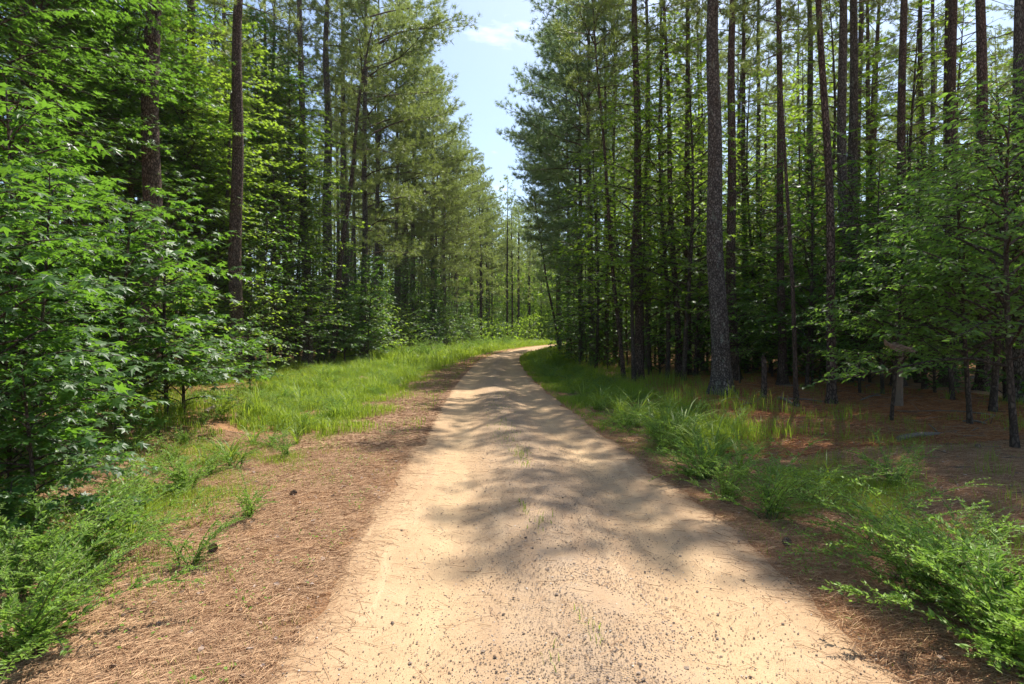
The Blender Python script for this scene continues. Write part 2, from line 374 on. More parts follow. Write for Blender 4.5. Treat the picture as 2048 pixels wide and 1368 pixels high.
# verge soil sheets: strips a few mm above the ground
for side in (-1, 1):
    ys2 = np.concatenate([np.arange(9 if side < 0 else 5.5, 14, .16), np.arange(14, 120, .6)])
    wdt = np.interp(ys2, [5.5, 9, 11, 14, 30, 120], [0, .02, 1.2, 2.2, 5, 5] if side < 0 else [.02, 1.5, 1.6, 1.8, 2.2, 5])
    wdt = wdt * (1 + .18 * np.sin(ys2 * 1.3) + .1 * np.sin(ys2 * 3.7))
    t = np.linspace(0, 1, 14)
    ino = .22 + np.interp(ys2, [9, 20, 60], [.8, .6, .1] if side < 0 else [.15, .05, .0]) + .12 * np.sin(ys2 * 2.3) + .06 * np.sin(ys2 * 7.1)
    e = xL(ys2) - ino if side < 0 else xR(ys2) + ino
    XX = e[:, None] + side * wdt[:, None] * t[None]; YY = np.repeat(ys2[:, None], 14, 1)
    ZZ = H(XX, YY) + .006 - .012 * ((t[None] > .95) | (t[None] < .02))
    i = (np.arange(len(ys2) - 1)[:, None] * 14 + np.arange(13)[None]).ravel()
    g = G(); g.add(np.column_stack([XX.ravel(), YY.ravel(), ZZ.ravel()]), np.stack([i, i + 1, i + 15, i + 14], 1))
    tag(obj('grass_verge', g.mesh('grass_verge', [M['verge']], True)), None, None, kind='structure')

# ------------------------------------------------------------------ pines
def pine(seed, Ht, zc, Lmax, tuft_n, nl, asym=0.0, dead=10, wd=.009, tuft_m=16, ln=.2, needle_mat='needle', prof=.55, r0=.2, segs=16, rings=70, bark='bark_grey'):
    r = np.random.default_rng(seed)
    gt, gb, gc = G(), G(), G()
    z = np.linspace(0, 1, rings) ** 1.15 * Ht
    ph = r.random(4) * 6
    sway = lambda q: np.column_stack([.05 * np.sin(q * .35 + ph[0]) + .03 * np.sin(q * .9 + ph[1]), .05 * np.sin(q * .3 + ph[2]) + .03 * np.sin(q * .8 + ph[3]), q])
    P = sway(z); P[:, :2] -= P[0, :2]
    off = sway(np.array([0.]))[0, :2]
    rad = r0 * (1 - z / Ht) ** .75 * .92 + .012
    tube(gt, P, rad, segs, .035, seed, flare=.75)
    def axis(q): a = sway(np.array([q]))[0]; a[:2] -= off; return a
    L0, L1, W0, W1 = [], [], [], []
    TP, TD = [], []
    az = r.random() * 6
    for i in range(nl):
        f = i / (nl - 1)
        zz = zc + (Ht - zc - .3) * f ** .9 + r.normal() * .12
        az += 2.4 + r.normal() * .3
        rel = (zz - zc) / (Ht - zc)
        L = Lmax * (np.clip(.55 + rel / prof * .45, 0, 1) if rel < prof else (1 - (rel - prof) / (1 - prof)) ** .8 * .9 + .12) * r.uniform(.7, 1.12)
        L *= 1 + asym * math.cos(az)
        if L < .3: L = .3
        ns = 7; p = axis(min(zz, Ht - .1)); el = R(r.uniform(-5, 25) + 35 * rel); a = az
        pts = [p.copy()]
        for s_ in range(ns):
            d = np.array([math.cos(a) * math.cos(el), math.sin(a) * math.cos(el), math.sin(el)])
            p = p + d * L / ns; pts.append(p.copy()); a += r.normal() * .12; el += R(r.normal() * 5 + (-7 if s_ < 4 else 10) * (1 - rel) + 3 * rel)
        pts = np.array(pts); rb = .008 + .009 * L
        rr = np.linspace(rb, .006, ns + 1)
        L0.append(pts[:-1]); L1.append(pts[1:]); W0.append(rr[:-1]); W1.append(rr[1:])
        # side shoots
        nsub = max(5, int(1.5 * tuft_n * L / Lmax))
        for q in range(nsub):
            t = .28 + .72 * (q + r.random()) / nsub; k_ = min(int(t * ns), ns - 1); b = pts[k_] + (pts[k_ + 1] - pts[k_]) * (t * ns - k_)
            td = norm((pts[k_ + 1] - pts[k_])[None])[0]
            sd_ = (-1) ** q; aa = math.atan2(td[1], td[0]) + sd_ * R(r.uniform(30, 65))
            sl = L * .34 * (1.15 - t) * r.uniform(.6, 1.3) + .15
            e2 = R(r.uniform(-5, 40)); dd = np.array([math.cos(aa) * math.cos(e2), math.sin(aa) * math.cos(e2), math.sin(e2)])
            e = b + dd * sl
            L0.append(b[None]); L1.append(e[None]); W0.append([.0055]); W1.append([.003])
            up = np.array([0, 0, .35])
            nt_ = max(2, int(sl / .15))
            for w_ in range(nt_):
                u_ = (w_ + 1) / nt_
                TP.append(b + dd * sl * u_ + r.normal(size=3) * .07); TD.append(dd + up + r.normal(size=3) * .35)
        TP.append(pts[-1]); TD.append(pts[-1] - pts[-2] + np.array([0, 0, .1]))
    TP.append(axis(Ht - .05)); TD.append(np.array([0, 0, 1.]))
    sticks(gb, np.concatenate(L0), np.concatenate(L1), np.concatenate(W0), np.concatenate(W1), 4)
    # dead stubs on the bare bole
    for i in range(dead):
        zz = r.uniform(Ht * .12, zc + 1); a = r.random() * 6.28; L = r.uniform(.15, 1.5) ** 1.3; p = axis(zz)
        el = R(r.uniform(-25, 30)); pts = [p]
        for s_ in range(4):
            p = p + np.array([math.cos(a) * math.cos(el), math.sin(a) * math.cos(el), math.sin(el)]) * L / 4; pts.append(p); el += R(r.normal() * 12); a += r.normal() * .2
        pts = np.array(pts); sticks(gb, pts[:-1], pts[1:], np.linspace(.016, .006, 4), np.linspace(.013, .003, 4), 4)
    TP = np.array(TP); TD = np.array(TD)
    needles(gc, TP, TD, tuft_m, ln, wd, r)
    for V_, F_, r_, m_ in zip(gb.V, gb.F, gb.Rn, gb.MI):
        gc.V.append(V_); gc.F.append(F_ + gc.n); gc.Rn.append(r_); gc.MI.append(m_ + 1)
    return [('trunk', gt.mesh('pine_trunk', [M[bark]], True)), ('crown', gc.mesh('pine_crown', [M[needle_mat], M['twig']]))], len(TP)

# tall forest-grown pines: bare bole, crown at the top
TALL = [pine(100 + i, [23, 21.5, 24, 22][i], [12, 10.5, 13, 11][i], 2.5, 9, 35, dead=16, wd=.019, tuft_m=20, ln=.22, bark=['bark_grey', 'bark_red', 'bark_grey', 'bark_red'][i])[0] for i in range(4)]
# edge pines: limbs low on the road side (+X)
SPARSE = [pine(150 + i, [23, 21.5][i], [12, 12.5][i], 2.3, 7, 24, dead=20, wd=.019, tuft_m=20, ln=.22, bark=['bark_grey', 'bark_red'][i])[0] for i in range(2)]
EDGE = [pine(200 + i, [22, 20.5, 23][i], [5.0, 4.2, 6.0][i], 3.5, 12, 80, asym=.3, dead=8, wd=.019, tuft_m=21, ln=.23, prof=.5, needle_mat=['needle', 'needle', 'needle'][i], bark='bark_grey')[0] for i in range(3)]
EDGEB = [[(n_, m_) if n_ != 'crown' else (n_, m_.copy()) for n_, m_ in e] for e in EDGE]
for e in EDGEB:
    for n_, m_ in e:
        if n_ == 'crown': m_.materials[0] = M['needle_shade']  # same crowns for the right side, recoloured as if in bluish shade
SLIM = [pine(300 + i, [15, 13.5][i], [9, 8][i], 1.5, 7, 26, dead=14, wd=.019, tuft_m=20, ln=.22, r0=.09, segs=10, rings=40, bark='bark_red')[0] for i in range(2)]

ALLP = []
def put_pine(px, py, wpx, kind, label, group=None, top=None, rz=None, d=None, name='pine_tree', hs=1):
    """px,py base in photo pixels, wpx apparent trunk width there, top=(px,py) where the trunk passes higher up"""
    d = d or dist(py); x = wx(px, d)
    tx = 0
    if top is not None:
        hgt = (HY - top[1]) / F_PX * d + CH; tx = math.atan2(wx(top[0], d) - x, hgt)
    base_r = .2 if kind[0][1].vertices[0].co.length > .13 else .09
    ts = (wpx / F_PX * d / 2) / (base_r * .95)
    ALLP.append((x, d))
    rz = random.random() * 6.28 if rz is None else rz
    root = place(name, kind, x, d, label, 'pine tree', rz=0, scale=hs, group=group, tilt=(0, tx), trunk_scale=ts / hs)
    for c in root.children: c.rotation_euler = (0, 0, rz)
    return root
T, E, B, S = TALL, EDGE, EDGEB, SLIM
LW, RW = 'pines standing in the woods left of the road', 'pines standing in the woods right of the road'
# left side, hand placed from the photo
put_pine(95, 0, 22, T[1], 'dark pine trunk behind the star leaved saplings at the far left', LW, (50, 0), d=11.5)
put_pine(219, 0, 18, T[0], 'pine trunk half hidden by leaves, second from the far left', LW, (212, 0), d=18)
put_pine(292, 790, 40, T[3], 'thick dark pine trunk rising behind the sunlit maple-like saplings', LW, (308, 0))
put_pine(384, 0, 26, T[1], 'pine trunk between the thick left trunk and the reddish roadside trunk', LW, (376, 150), d=20)
put_pine(478, 766, 27, T[3], 'straight reddish brown pine trunk closest to the grassy left verge', LW, (482, 0), rz=1.0)
put_pine(645, 730, 22, T[0], 'tall grey pine trunk with flaking bark at the edge of the left verge', LW, (653, 0), rz=0.4)
put_pine(664, 737, 12, S[0], 'slender pine leaning right beside the grey flaking trunk', LW, (712, 345), d=27, hs=1.1)
put_pine(690, 0, 18, T[2], 'grey pine trunk just behind the flaking one', LW, (685, 0), d=35)
put_pine(570, 728, 10, T[1], 'thin pine trunk standing behind the bright sunlit gum leaves', LW, (577, 200), d=31)
put_pine(524, 0, 12, T[0], 'thin dark pine trunk right behind the reddish roadside one', LW, (528, 300), d=29)
put_pine(750, 712, 10, E[0], 'pine with low limbs behind the leaning slender one', LW, (754, 300), d=38, rz=0, hs=1.25)
put_pine(822, 704, 10, E[1], 'pine with long low limbs and a pale blaze near its foot', LW, (826, 400), rz=0.2, d=44, hs=1.15)
put_pine(866, 703, 10, E[2], 'dark vine-clad pine beside the far left verge', LW, (866, 400), rz=-.3, d=46)
put_pine(910, 0, 10, E[0], 'full crowned pine past the vine-clad one on the left verge', LW, (912, 200), d=56, rz=.5)
put_pine(945, 0, 8, E[2], 'far left verge pine leaning its crown over the bend', LW, (946, 200), d=66, rz=.9)
put_pine(975, 0, 8, E[1], 'last dark pine trunk on the left before the bend', LW, (975, 200), d=76, rz=.3)
put_pine(725, 0, 13, E[1], 'broad pine whose boughs hang behind the slender leaning trunk', LW, (730, 200), d=31.5, rz=-.2, hs=1.35)
put_pine(792, 0, 9, E[0], 'pine with feathery boughs left of the blazed one', LW, (792, 200), d=41, rz=.2, hs=1.2)
put_pine(888, 0, 8, E[1], 'feathery pine tucked behind the vine-clad one', LW, (888, 200), d=51, rz=-.8)
# right side, hand placed
put_pine(1443, 792, 36, T[0], 'stout grey pine trunk with scaly bark, nearest to the road on the right', RW, (1432, 0), rz=2.6, hs=.8)
put_pine(1468, 768, 20, SPARSE[1], 'dark pine trunk directly behind the stout scaly one', RW, (1465, 0))
put_pine(1277, 757, 19, SPARSE[1], 'brown lichen spotted pine trunk at the right roadside', RW, (1276, 0), rz=1.9)
put_pine(1690, 768, 22, SPARSE[0], 'left stem of the twin grey pine trunks', RW, (1689, 0), rz=1.2)
put_pine(1709, 766, 21, T[0], 'right stem of the twin grey pine trunks', RW, (1714, 0), d=18.3, rz=4.2)
put_pine(1797, 786, 19, SPARSE[1], 'dark footed pine behind the forked sapling', RW, (1800, 0), d=16.5)
put_pine(2034, 815, 30, SPARSE[0], 'rough pine trunk cut by the right border of the view', RW, (2040, 0))
put_pine(1565, 777, 15, SPARSE[1], 'dark pine trunk between the broken stub and the crooked sapling', RW, (1563, 0))
put_pine(1664, 806, 16, S[1], 'mossy grey slim pine just left of the twin trunks', RW, (1636, 100), hs=1.25)
put_pine(1593, 811, 8, S[0], 'thin crooked bare pine sapling in front of the slim mossy one', RW, (1566, 300), hs=.8)
put_pine(1357, 757, 12, S[0], 'slim brown pine with a faint curve between two thick roadside trunks', RW, (1345, 260), hs=1.2)
put_pine(1376, 757, 14, T[1], 'dark pine trunk touching the curved slim brown one', RW, (1372, 0), d=20.5)
put_pine(1248, 756, 8, S[1], 'thin pine leaning left in front of the roadside row', RW, (1226, 480), hs=1.1)
put_pine(1296, 738, 12, T[0], 'grey pine trunk just behind the lichen spotted one', RW, (1292, 0), d=25)
put_pine(1184, 728, 12, B[0], 'roadside pine with shaded blue green boughs overhanging the road', RW, (1180, 200), rz=math.pi, d=28)
put_pine(1162, 724, 10, B[1], 'roadside pine with wide boughs left of its shaded blue green neighbour', RW, (1160, 200), rz=math.pi - .4, d=31.5)
put_pine(1212, 731, 8, S[0], 'slim straight pine between the overhanging pines and the leaning one', RW, (1208, 300), hs=1.3)
put_pine(1231, 726, 9, T[3], 'dim pine trunk behind the thin leaning one', RW, (1230, 200), d=29)
put_pine(1123, 716, 5, S[1], 'very thin pine leaning left over the bend', RW, (1094, 540), d=34, hs=.75)
put_pine(1136, 0, 8, B[2], 'pine whose shaded blue green boughs frame the sky gap from the right', RW, (1132, 200), d=37, rz=math.pi + .3)
put_pine(1120, 0, 7, B[0], 'farther overhanging pine at the inside of the bend', RW, (1118, 200), d=44, rz=math.pi - .2)
put_pine(1117, 0, 7, B[1], 'farthest overhanging pine at the inside of the bend', RW, (1115, 200), d=53, rz=math.pi + .5)
put_pine(1520, 0, 11, T[2], 'thin pine trunk above the broken stub', RW, (1518, 0), d=25)
put_pine(1492, 0, 12, T[3], 'thin grey pine trunk between the scaly pine and the stub', RW, (1490, 0), d=23)
put_pine(1617, 0, 16, T[0], 'straight dark pine trunk behind the crooked sapling', RW, (1614, 0), d=22)
put_pine(1896, 0, 22, SPARSE[1], 'dark pine trunk above the layered shrubs on the right', RW, (1897, 0), d=16)
put_pine(1968, 0, 24, SPARSE[1], 'dark pine trunk left of the cut-off border trunk', RW, (1970, 0), d=15)
put_pine(1870, 0, 12, T[2], 'faint grey pine trunk between two dark ones at the right', RW, (1868, 0), d=24)
put_pine(1325, 0, 10, T[2], 'thin pine trunk right of the lichen spotted one', RW, (1322, 0), d=27)
put_pine(1396, 0, 9, T[0], 'thin pine trunk left of the stout scaly one', RW, (1395, 0), d=30)
put_pine(1735, 0, 12, T[3], 'thin dark pine trunk right of the twin trunks', RW, (1732, 0), d=24)

def in_view(x, y, m=1.0): return abs(x) < .92 * y * m + 2.5
def spaced(x, y, pts, dmin): return all((x - a) ** 2 + (y - b) ** 2 > dmin * dmin for a, b in pts)
def edge_l(y): return float(xL(y)) - np.interp(y, [0, 10, 20, 35, 60, 140], [6.5, 7.0, 6.5, 5.6, 5.2, 6])
def edge_r(y): return float(xR(y)) + np.interp(y, [0, 10, 20, 35, 60, 140], [6.5, 4.0, 3.0, 2.6, 2.4, 3])
cnt = 0; AUTO = []
fill = []
for y0 in np.arange(15, 62, 3.1):
    for x0 in np.arange(-52, 60, 3.1):
        x = x0 + random.uniform(-1.1, 1.1); y = y0 + random.uniform(-1.1, 1.1)
        if not in_view(x, y): continue
        l, r_ = edge_l(y) - x, x - edge_r(y)
        if l < .5 and r_ < .5: continue
        if max(l, r_) > 9 + y * .28 and random.random() < .55: continue
        if y < 19 and l > 0: 
            if random.random() < .4: continue
        if not spaced(x, y, ALLP, 1.7) or l > 30 or r_ > 32: continue
        if random.random() < (.28 if l > 0 else (.42 if y < 30 else .33)): continue
        fill.append((x, y, l, r_))
for x, y, l, r_ in fill:
    left = l > 0; ed = max(l, r_) < 1.6 and y > 30
    ALLP.append((x, y))
    side = 'left' if left else 'right'
    if ed: kind = random.choice(E if left else B); rz = (0 if left else math.pi) + random.uniform(-.7, .7)
    else: kind = random.choice(SPARSE if y < (26 if left else 29) else T) if random.random() < .86 else random.choice(S); rz = random.random() * 6.28
    far = 'deep inside' if y > 38 else 'among its neighbours in'
    lab = ('pine with road-side boughs at the edge of the %s woods' % side) if ed else ('tall thin pine trunk %s the shaded %s woods' % (far, side))
    grp = ('%s %s' % (('edge pines' if ed else ('distant pines' if y > 38 else 'mid distance pines')), side)) + ' of the road'
    root = place('pine_tree', kind, x, y, None, 'pine tree', rz=rz, scale=random.uniform(.88, 1.08), group=grp, tilt=(random.gauss(0, .02), random.gauss(0, .022)), trunk_scale=random.uniform(.7, 1.0))
    cnt += 1; AUTO.append((root, ('pine with road-side boughs' if ed else ('slim pine trunk' if kind in S else 'pine trunk')), x, y))
# trees just outside the frame that throw shade in
for x, y in [(9.5, -3.5), (7.2, -5), (17, 9.5), (-9.5, 5), (-13, 8), (12, 0), (17, 3.5), (-15, 3)]:
    ALLP.append((x, y))
    place('pine_tree', random.choice(T), x, y, 'pine outside the frame, %s, %s the camera on the %s, %s' % (['close', 'far off', 'some way off'][int(abs(x) * 7) % 3], ['ahead of', 'behind', 'level with', 'diagonal to'][int(abs(y) * 3 + abs(x)) % 4], 'right' if x > 0 else 'left', 'nearer' if abs(x) < 14 else 'farther'), 'pine tree', rz=random.random() * 6, scale=random.uniform(.9, 1.05), group='pines beside the viewpoint')
print('pines', len(ALLP), 'fill', cnt)

# far woods: one mass
def far_woods():
    r = np.random.default_rng(77); gt, gc = G(), G()
    n = 0
    for y0 in np.arange(24, 190, 4.2):
        for x0 in np.arange(-80, 120, 4.2):
            x = x0 + r.uniform(-1.6, 1.6); y = y0 + r.uniform(-1.6, 1.6)
            l, q = edge_l(y) - x, x - edge_r(y)
            if l < 0 and q < 0: continue
            if abs(x) > .95 * y: continue
            if y < 62:
                if max(l, q) < 30.5 or max(l, q) > 52: continue
            elif l > 38 or (q > 30 and y < 120) or x > 80: continue
            h = r.uniform(19, 24); zc = h * r.uniform(.42, .55) if min(abs(l), abs(q)) > 3 else h * .28
            rt = r.uniform(.12, .2)
            sticks(gt, [(x, y, -.2), (x, y, h * .5)], [(x, y, h * .5), (x + r.normal() * .3, y, h)], [rt, rt * .75], [rt * .75, .02], 6)
            m = 260; f = r.random(m); zz = zc + (h - zc) * f; R_ = 2.9 * np.sqrt(r.random(m)) * np.clip(1.25 - f, .12, 1) ; a = r.random(m) * 6.28
            P = np.column_stack([x + R_ * np.cos(a), y + R_ * np.sin(a), zz + R_ * .15])
            D = np.column_stack([np.cos(a), np.sin(a), np.full(m, .5)])
            needles(gc, P, D, 8, .45, .08, r)
            if r.random() < .25: sticks(gt, P[::9], np.column_stack([np.full(len(P[::9]), x), np.full(len(P[::9]), y), P[::9, 2] - .5]), .02, .04, 3)
            # understorey clump
            for _k in range(2):
                m = 260 if y < 90 else 480; cx, cyy = x + r.uniform(-2, 2), y + r.uniform(-2, 2); hh = r.uniform(1.5, 6.5) if y < 90 else r.uniform(8, 14)
                sg = 1.2 if y < 90 else 1.9; P = np.column_stack([cx + r.normal(size=m) * sg, cyy + r.normal(size=m) * sg, r.random(m) ** .8 * hh])
                leaves(gc, P, r.normal(size=(m, 3)), r.normal(size=(m, 3)) * .5 + [0, 0, 1], r.uniform(.22, .36, m) * (1 if y < 90 else 1.7), DIAM, r, 1)
            n += 1
    o = G(); 
    for V, F_, rr in zip(gt.V, gt.F, gt.Rn): o.V.append(V)
    g2 = G()
    base = 0
    for src, moff in ((gt, 0), (gc, 1)):
        for V, F_, rr, mi in zip(src.V, src.F, src.Rn, src.MI):
            g2.V.append(V); g2.F.append(F_ + base); g2.Rn.append(rr); g2.MI.append(mi + moff)
        base += src.n
    print('far', n)
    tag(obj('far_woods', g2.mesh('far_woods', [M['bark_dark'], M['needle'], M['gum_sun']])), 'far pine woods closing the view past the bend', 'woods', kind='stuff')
far_woods()

# ------------------------------------------------------------------ broadleaf trees
def broad(seed, Ht, r0, z0, nl, Lm, leaf, tmpl, mat, sp=.2, per=.075, asym=0, droop=0, lean=0, sub=1.0, bark='bark_smooth'):
    r = np.random.default_rng(seed); gt, gl = G(), G()
    nr = 24; z = np.linspace(0, Ht, nr); ph = r.random(4) * 6
    ax = lambda q: np.array([.12 * math.sin(q * .5 + ph[0]) - .12 * math.sin(ph[0]) + lean * q, .12 * math.sin(q * .45 + ph[1]) - .12 * math.sin(ph[1]), q])
    P = np.array([ax(q) for q in z]); tube(gt, P, r0 * (1 - z / Ht) ** .8 + .006, 8, .04, seed, flare=.3)
    az = r.random() * 6; A0, A1, W0, W1 = [], [], [], []
    LP, LD, LN = [], [], []
    for i in range(nl):
        f = i / max(nl - 1, 1); zz = z0 + (Ht - z0) * f; az += 2.4 + r.normal() * .35
        L = Lm * (1 - f ** 1.6) ** .7 * r.uniform(.55, 1.15) * (1 + asym * math.cos(az)) + .25
        ns = 6; p = ax(zz); el = R(r.uniform(15, 50)); a = az; pts = [p]
        for s_ in range(ns):
            p = p + np.array([math.cos(a) * math.cos(el), math.sin(a) * math.cos(el), math.sin(el)]) * L / ns; pts.append(p)
            el += R(-9 - droop + r.normal() * 5) if el > R(-12) else 0; a += r.normal() * .16
        pts = np.array(pts); rr = np.linspace(.006 + .008 * L, .003, ns + 1)
        A0.append(pts[:-1]); A1.append(pts[1:]); W0.append(rr[:-1]); W1.append(rr[1:])
        nt_ = max(3, int(L * .85 / sp * sub))
        for q in range(nt_ + 1):
            t = .2 + .8 * q / nt_; k_ = min(int(t * ns), ns - 1); b = pts[k_] + (pts[k_ + 1] - pts[k_]) * (t * ns - k_)
            td = pts[k_ + 1] - pts[k_]; ha = math.atan2(td[1], td[0]) + (0 if q == nt_ else (-1) ** q * R(r.uniform(35, 75)))
            tl = (.22 + .32 * L * (1.05 - t)) * r.uniform(.6, 1.2)
            e2 = R(r.uniform(-18, 22)); dd = np.array([math.cos(ha) * math.cos(e2), math.sin(ha) * math.cos(e2), math.sin(e2)])
            e = b + dd * tl; A0.append(b[None]); A1.append(e[None]); W0.append([.004]); W1.append([.002])
            m = max(2, int(tl / per)); sgn = 1
            uu = (np.arange(m) + .6) / m; sg = np.where(np.arange(m) % 2, 1, -1)
            la = ha + sg * np.radians(r.uniform(20, 75, m)) * (uu < .93)
            pos = b + dd * tl * uu[:, None] + r.normal(size=(m, 3)) * .015
            LP.append(pos); LD.append(np.column_stack([np.cos(la), np.sin(la), r.uniform(-.45, .15, m)]))
            LN.append(np.column_stack([r.normal(size=m) * .38, r.normal(size=m) * .38, np.ones(m)]))
    sticks(gt, np.concatenate(A0), np.concatenate(A1), np.concatenate(W0), np.concatenate(W1), 4)
    LP = np.concatenate(LP); n = len(LP)
    leaves(gl, LP, np.concatenate(LD), np.concatenate(LN), leaf * r.uniform(.42, 1.2, n), tmpl, r)
    return [('trunk', gt.mesh('broadleaf_trunk', [M[bark]], True)), ('crown', gl.mesh('broadleaf_crown', [M[mat]]))], n
GUMS = [broad(400 + i, [4.2, 5.5, 3.2][i], .035, [.5, .6, .25][i], [40, 52, 32][i], [1.7, 1.9, 1.35][i], .175, STAR, 'gum', .125, .062)[0] for i in range(3)]
GUMT = [broad(420 + i, [11, 9][i], .08, [2.2, 1.6][i], [95, 80][i], [2.7, 2.5][i], .14, STAR, ['gum', 'gum_sun'][i], .15, .07)[0] for i in range(2)]
GUMH = [broad(470 + i, [13.5, 12.5][i], .085, [5.2, 4.6][i], [110, 104][i], [3.3, 3.1][i], .14, STAR, ['gum', 'gum_sun'][i], .13, .06)[0] for i in range(2)]
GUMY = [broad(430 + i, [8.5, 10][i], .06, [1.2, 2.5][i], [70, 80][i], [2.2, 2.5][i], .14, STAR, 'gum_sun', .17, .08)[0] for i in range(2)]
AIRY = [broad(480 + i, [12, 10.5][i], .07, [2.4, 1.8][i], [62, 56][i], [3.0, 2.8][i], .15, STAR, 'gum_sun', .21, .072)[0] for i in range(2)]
OVL = [broad(440 + i, [3.4, 4.6, 6.5][i], [.03, .04, .06][i], [.9, 1.1, 1.6][i], [32, 42, 58][i], [1.8, 2.2, 2.4][i], .10, OVAL, 'oval', .12, .042, droop=2)[0] for i in range(3)]
FILL = [broad(460 + i, [4.5, 6.5, 2.2, 3.2][i], .04, [.3, .8, .1, .2][i], [44, 60, 32, 40][i], [1.9, 2.2, 1.3, 1.7][i], .16, DIAM, ['oval', 'gum', 'gum', 'gum_sun'][i], .19, .07)[0] for i in range(4)]

def tree_b(px, d, kind, label, cat='tree', rz=None, s=1, name='broadleaf_tree', group=None):
    return place(name, kind, wx(px, d), d, label, cat, rz=random.random() * 6.28 if rz is None else rz, scale=s, group=group)
g_l = 'star leaved saplings on the left'
tree_b(-30, 4.6, GUMS[0], 'star leaved sapling cut off by the left border of the view', 'sapling', 1.0, .74, 'gum_sapling', g_l)
tree_b(75, 4.3, GUMS[2], 'low gum branch spreading broad leaves above the lower left feathery plants', 'sapling', 1.5, .5, 'gum_sapling', g_l)
tree_b(60, 5.6, GUMS[1], 'tall star leaved sapling with large pale leaves near the left border', 'sapling', 2.0, .62, 'gum_sapling', g_l)
tree_b(137, 8.3, GUMS[1], 'star leaved sapling on two thin brown stems in the left thicket', 'sapling', 3.3, .75, 'gum_sapling', g_l)
tree_b(40, 8.0, GUMS[0], 'star leaved sapling between the border sapling and the thicket', 'sapling', .3, 1.2, 'gum_sapling', g_l)
tree_b(235, 8.2, GUMS[2], 'bushy star leaved sapling in the middle of the left thicket', 'sapling', 4.0, 1.05, 'gum_sapling', g_l)
tree_b(335, 9.9, GUMS[0], 'sunlit star leaved sapling before the thick dark trunk', 'sapling', 5.0, .95, 'gum_sapling', g_l)
tree_b(368, 10.8, GUMS[2], 'sunlit low sapling leaning towards the reddish roadside trunk', 'sapling', 2.6, .8, 'gum_sapling', g_l)
tree_b(500, 15.5, GUMS[2], 'small pale sapling at the foot of the reddish roadside trunk', 'sapling', .8, .62, 'gum_sapling', g_l)
for px, d, s, rz, lab in [(20, 5.2, .6, .4, 'low gum shoot under the star leaved sapling at the left border'), (105, 6.8, .7, 1.3, 'low gum shoot over the shaded straw left of the thicket'), (185, 7.8, .7, 2.2, 'low gum shoot in front of the two thin brown stems'),
                          (150, 9.6, .9, 5.0, 'low gum shoot in the dark middle of the left thicket'), (60, 8.8, .9, .9, 'low gum shoot behind the left border saplings')]:
    tree_b(px, d, GUMS[2], lab, 'sapling', rz, s, 'gum_sapling', g_l)
tree_b(30, 13.5, AIRY[0], 'tall leafy gum tree filling the upper left corner', 'gum tree', 1.1, .95, 'gum_tree')
tree_b(180, 16.5, AIRY[1], 'tall leafy gum tree second from the left border', 'gum tree', 4.1, 1.0, 'gum_tree')
tree_b(340, 19, AIRY[1], 'gum tree with bright leaves right behind the thick left trunk', 'gum tree', 2.5, 1.15, 'gum_tree')
tree_b(425, 19.5, GUMY[1], 'gum tree with yellow green sprays crossing the reddish trunk', 'gum tree', 0.2, 1.0, 'gum_tree')
tree_b(550, 22, GUMY[0], 'yellow green gum tree between the reddish and the flaking trunk', 'gum tree', 1.4, 1.1, 'gum_tree')
tree_b(595, 25, GUMY[1], 'sunlit gum tree with leaves across the flaking grey trunk', 'gum tree', 3.4, .8, 'gum_tree')
tree_b(420, 19, GUMT[1], 'shaded gum tree behind the crooked stem', 'gum tree', 5.2, 1.0, 'gum_tree')
tree_b(125, 14.5, GUMH[0], 'tall gum tree between the second and third left pines', 'gum tree', 4.2, 1.0, 'gum_tree')
tree_b(268, 16.5, GUMH[0], 'tall gum tree directly behind the thick left trunk', 'gum tree', 5.2, 1.05, 'gum_tree')
tree_b(430, 21.5, GUMH[1], 'tall bright gum tree behind the crooked slender tree', 'gum tree', .2, 1.15, 'gum_tree')
tree_b(505, 25, GUMH[0], 'tall gum tree just right behind the reddish trunk', 'gum tree', 1.2, 1.15, 'gum_tree')
tree_b(1240, 25.5, AIRY[0], 'tall bright gum tree behind the lichen spotted trunk', 'gum tree', 1.9, 1.1, 'gum_tree')
tree_b(1300, 21.5, AIRY[1], 'gum tree stretching sunlit sprays over the right road edge', 'gum tree', 3.0, 1.0, 'gum_tree')
tree_b(1335, 19.5, AIRY[0], 'bright young gum tree right of the lichen spotted trunk', 'gum tree', 2.0, 1.05, 'gum_tree')
tree_b(1580, 19, GUMY[0], 'bright young gum tree behind the crooked bare sapling', 'gum tree', 5.4, .95, 'gum_tree')
tree_b(1192, 25, AIRY[1], 'airy gum tree among the overhanging roadside pines', 'gum tree', .7, .95, 'gum_tree')
tree_b(1268, 18.8, AIRY[0], 'airy gum tree with lit leaves crossing the lichen spotted trunk', 'gum tree', 4.2, .92, 'gum_tree')
tree_b(1368, 18.0, AIRY[1], 'airy gum tree before the curved slim pine', 'gum tree', 5.6, 1.05, 'gum_tree')
tree_b(1508, 22, AIRY[0], 'airy gum tree between the stout scaly pine and the broken stub', 'gum tree', 1.7, 1.0, 'gum_tree')
tree_b(1835, 17.5, AIRY[1], 'airy gum tree above the layered sprays behind the pale snag', 'gum tree', 2.7, 1.1, 'gum_tree')
tree_b(1690, 26, AIRY[1], 'airy gum tree far behind the twin trunks', 'gum tree', 3.7, 1.3, 'gum_tree')
tree_b(60, 12.2, GUMH[0], 'tall shaded gum tree whose leaves fill the upper left corner', 'gum tree', 1.6, 1.0, 'gum_tree')
tree_b(200, 17.2, GUMH[0], 'tall gum tree with sprays hanging between the two left pines', 'gum tree', 3.1, .95, 'gum_tree')
tree_b(372, 18.6, GUMH[1], 'tall gum tree with sunlit sprays hanging left of the reddish trunk', 'gum tree', 5.4, .95, 'gum_tree')
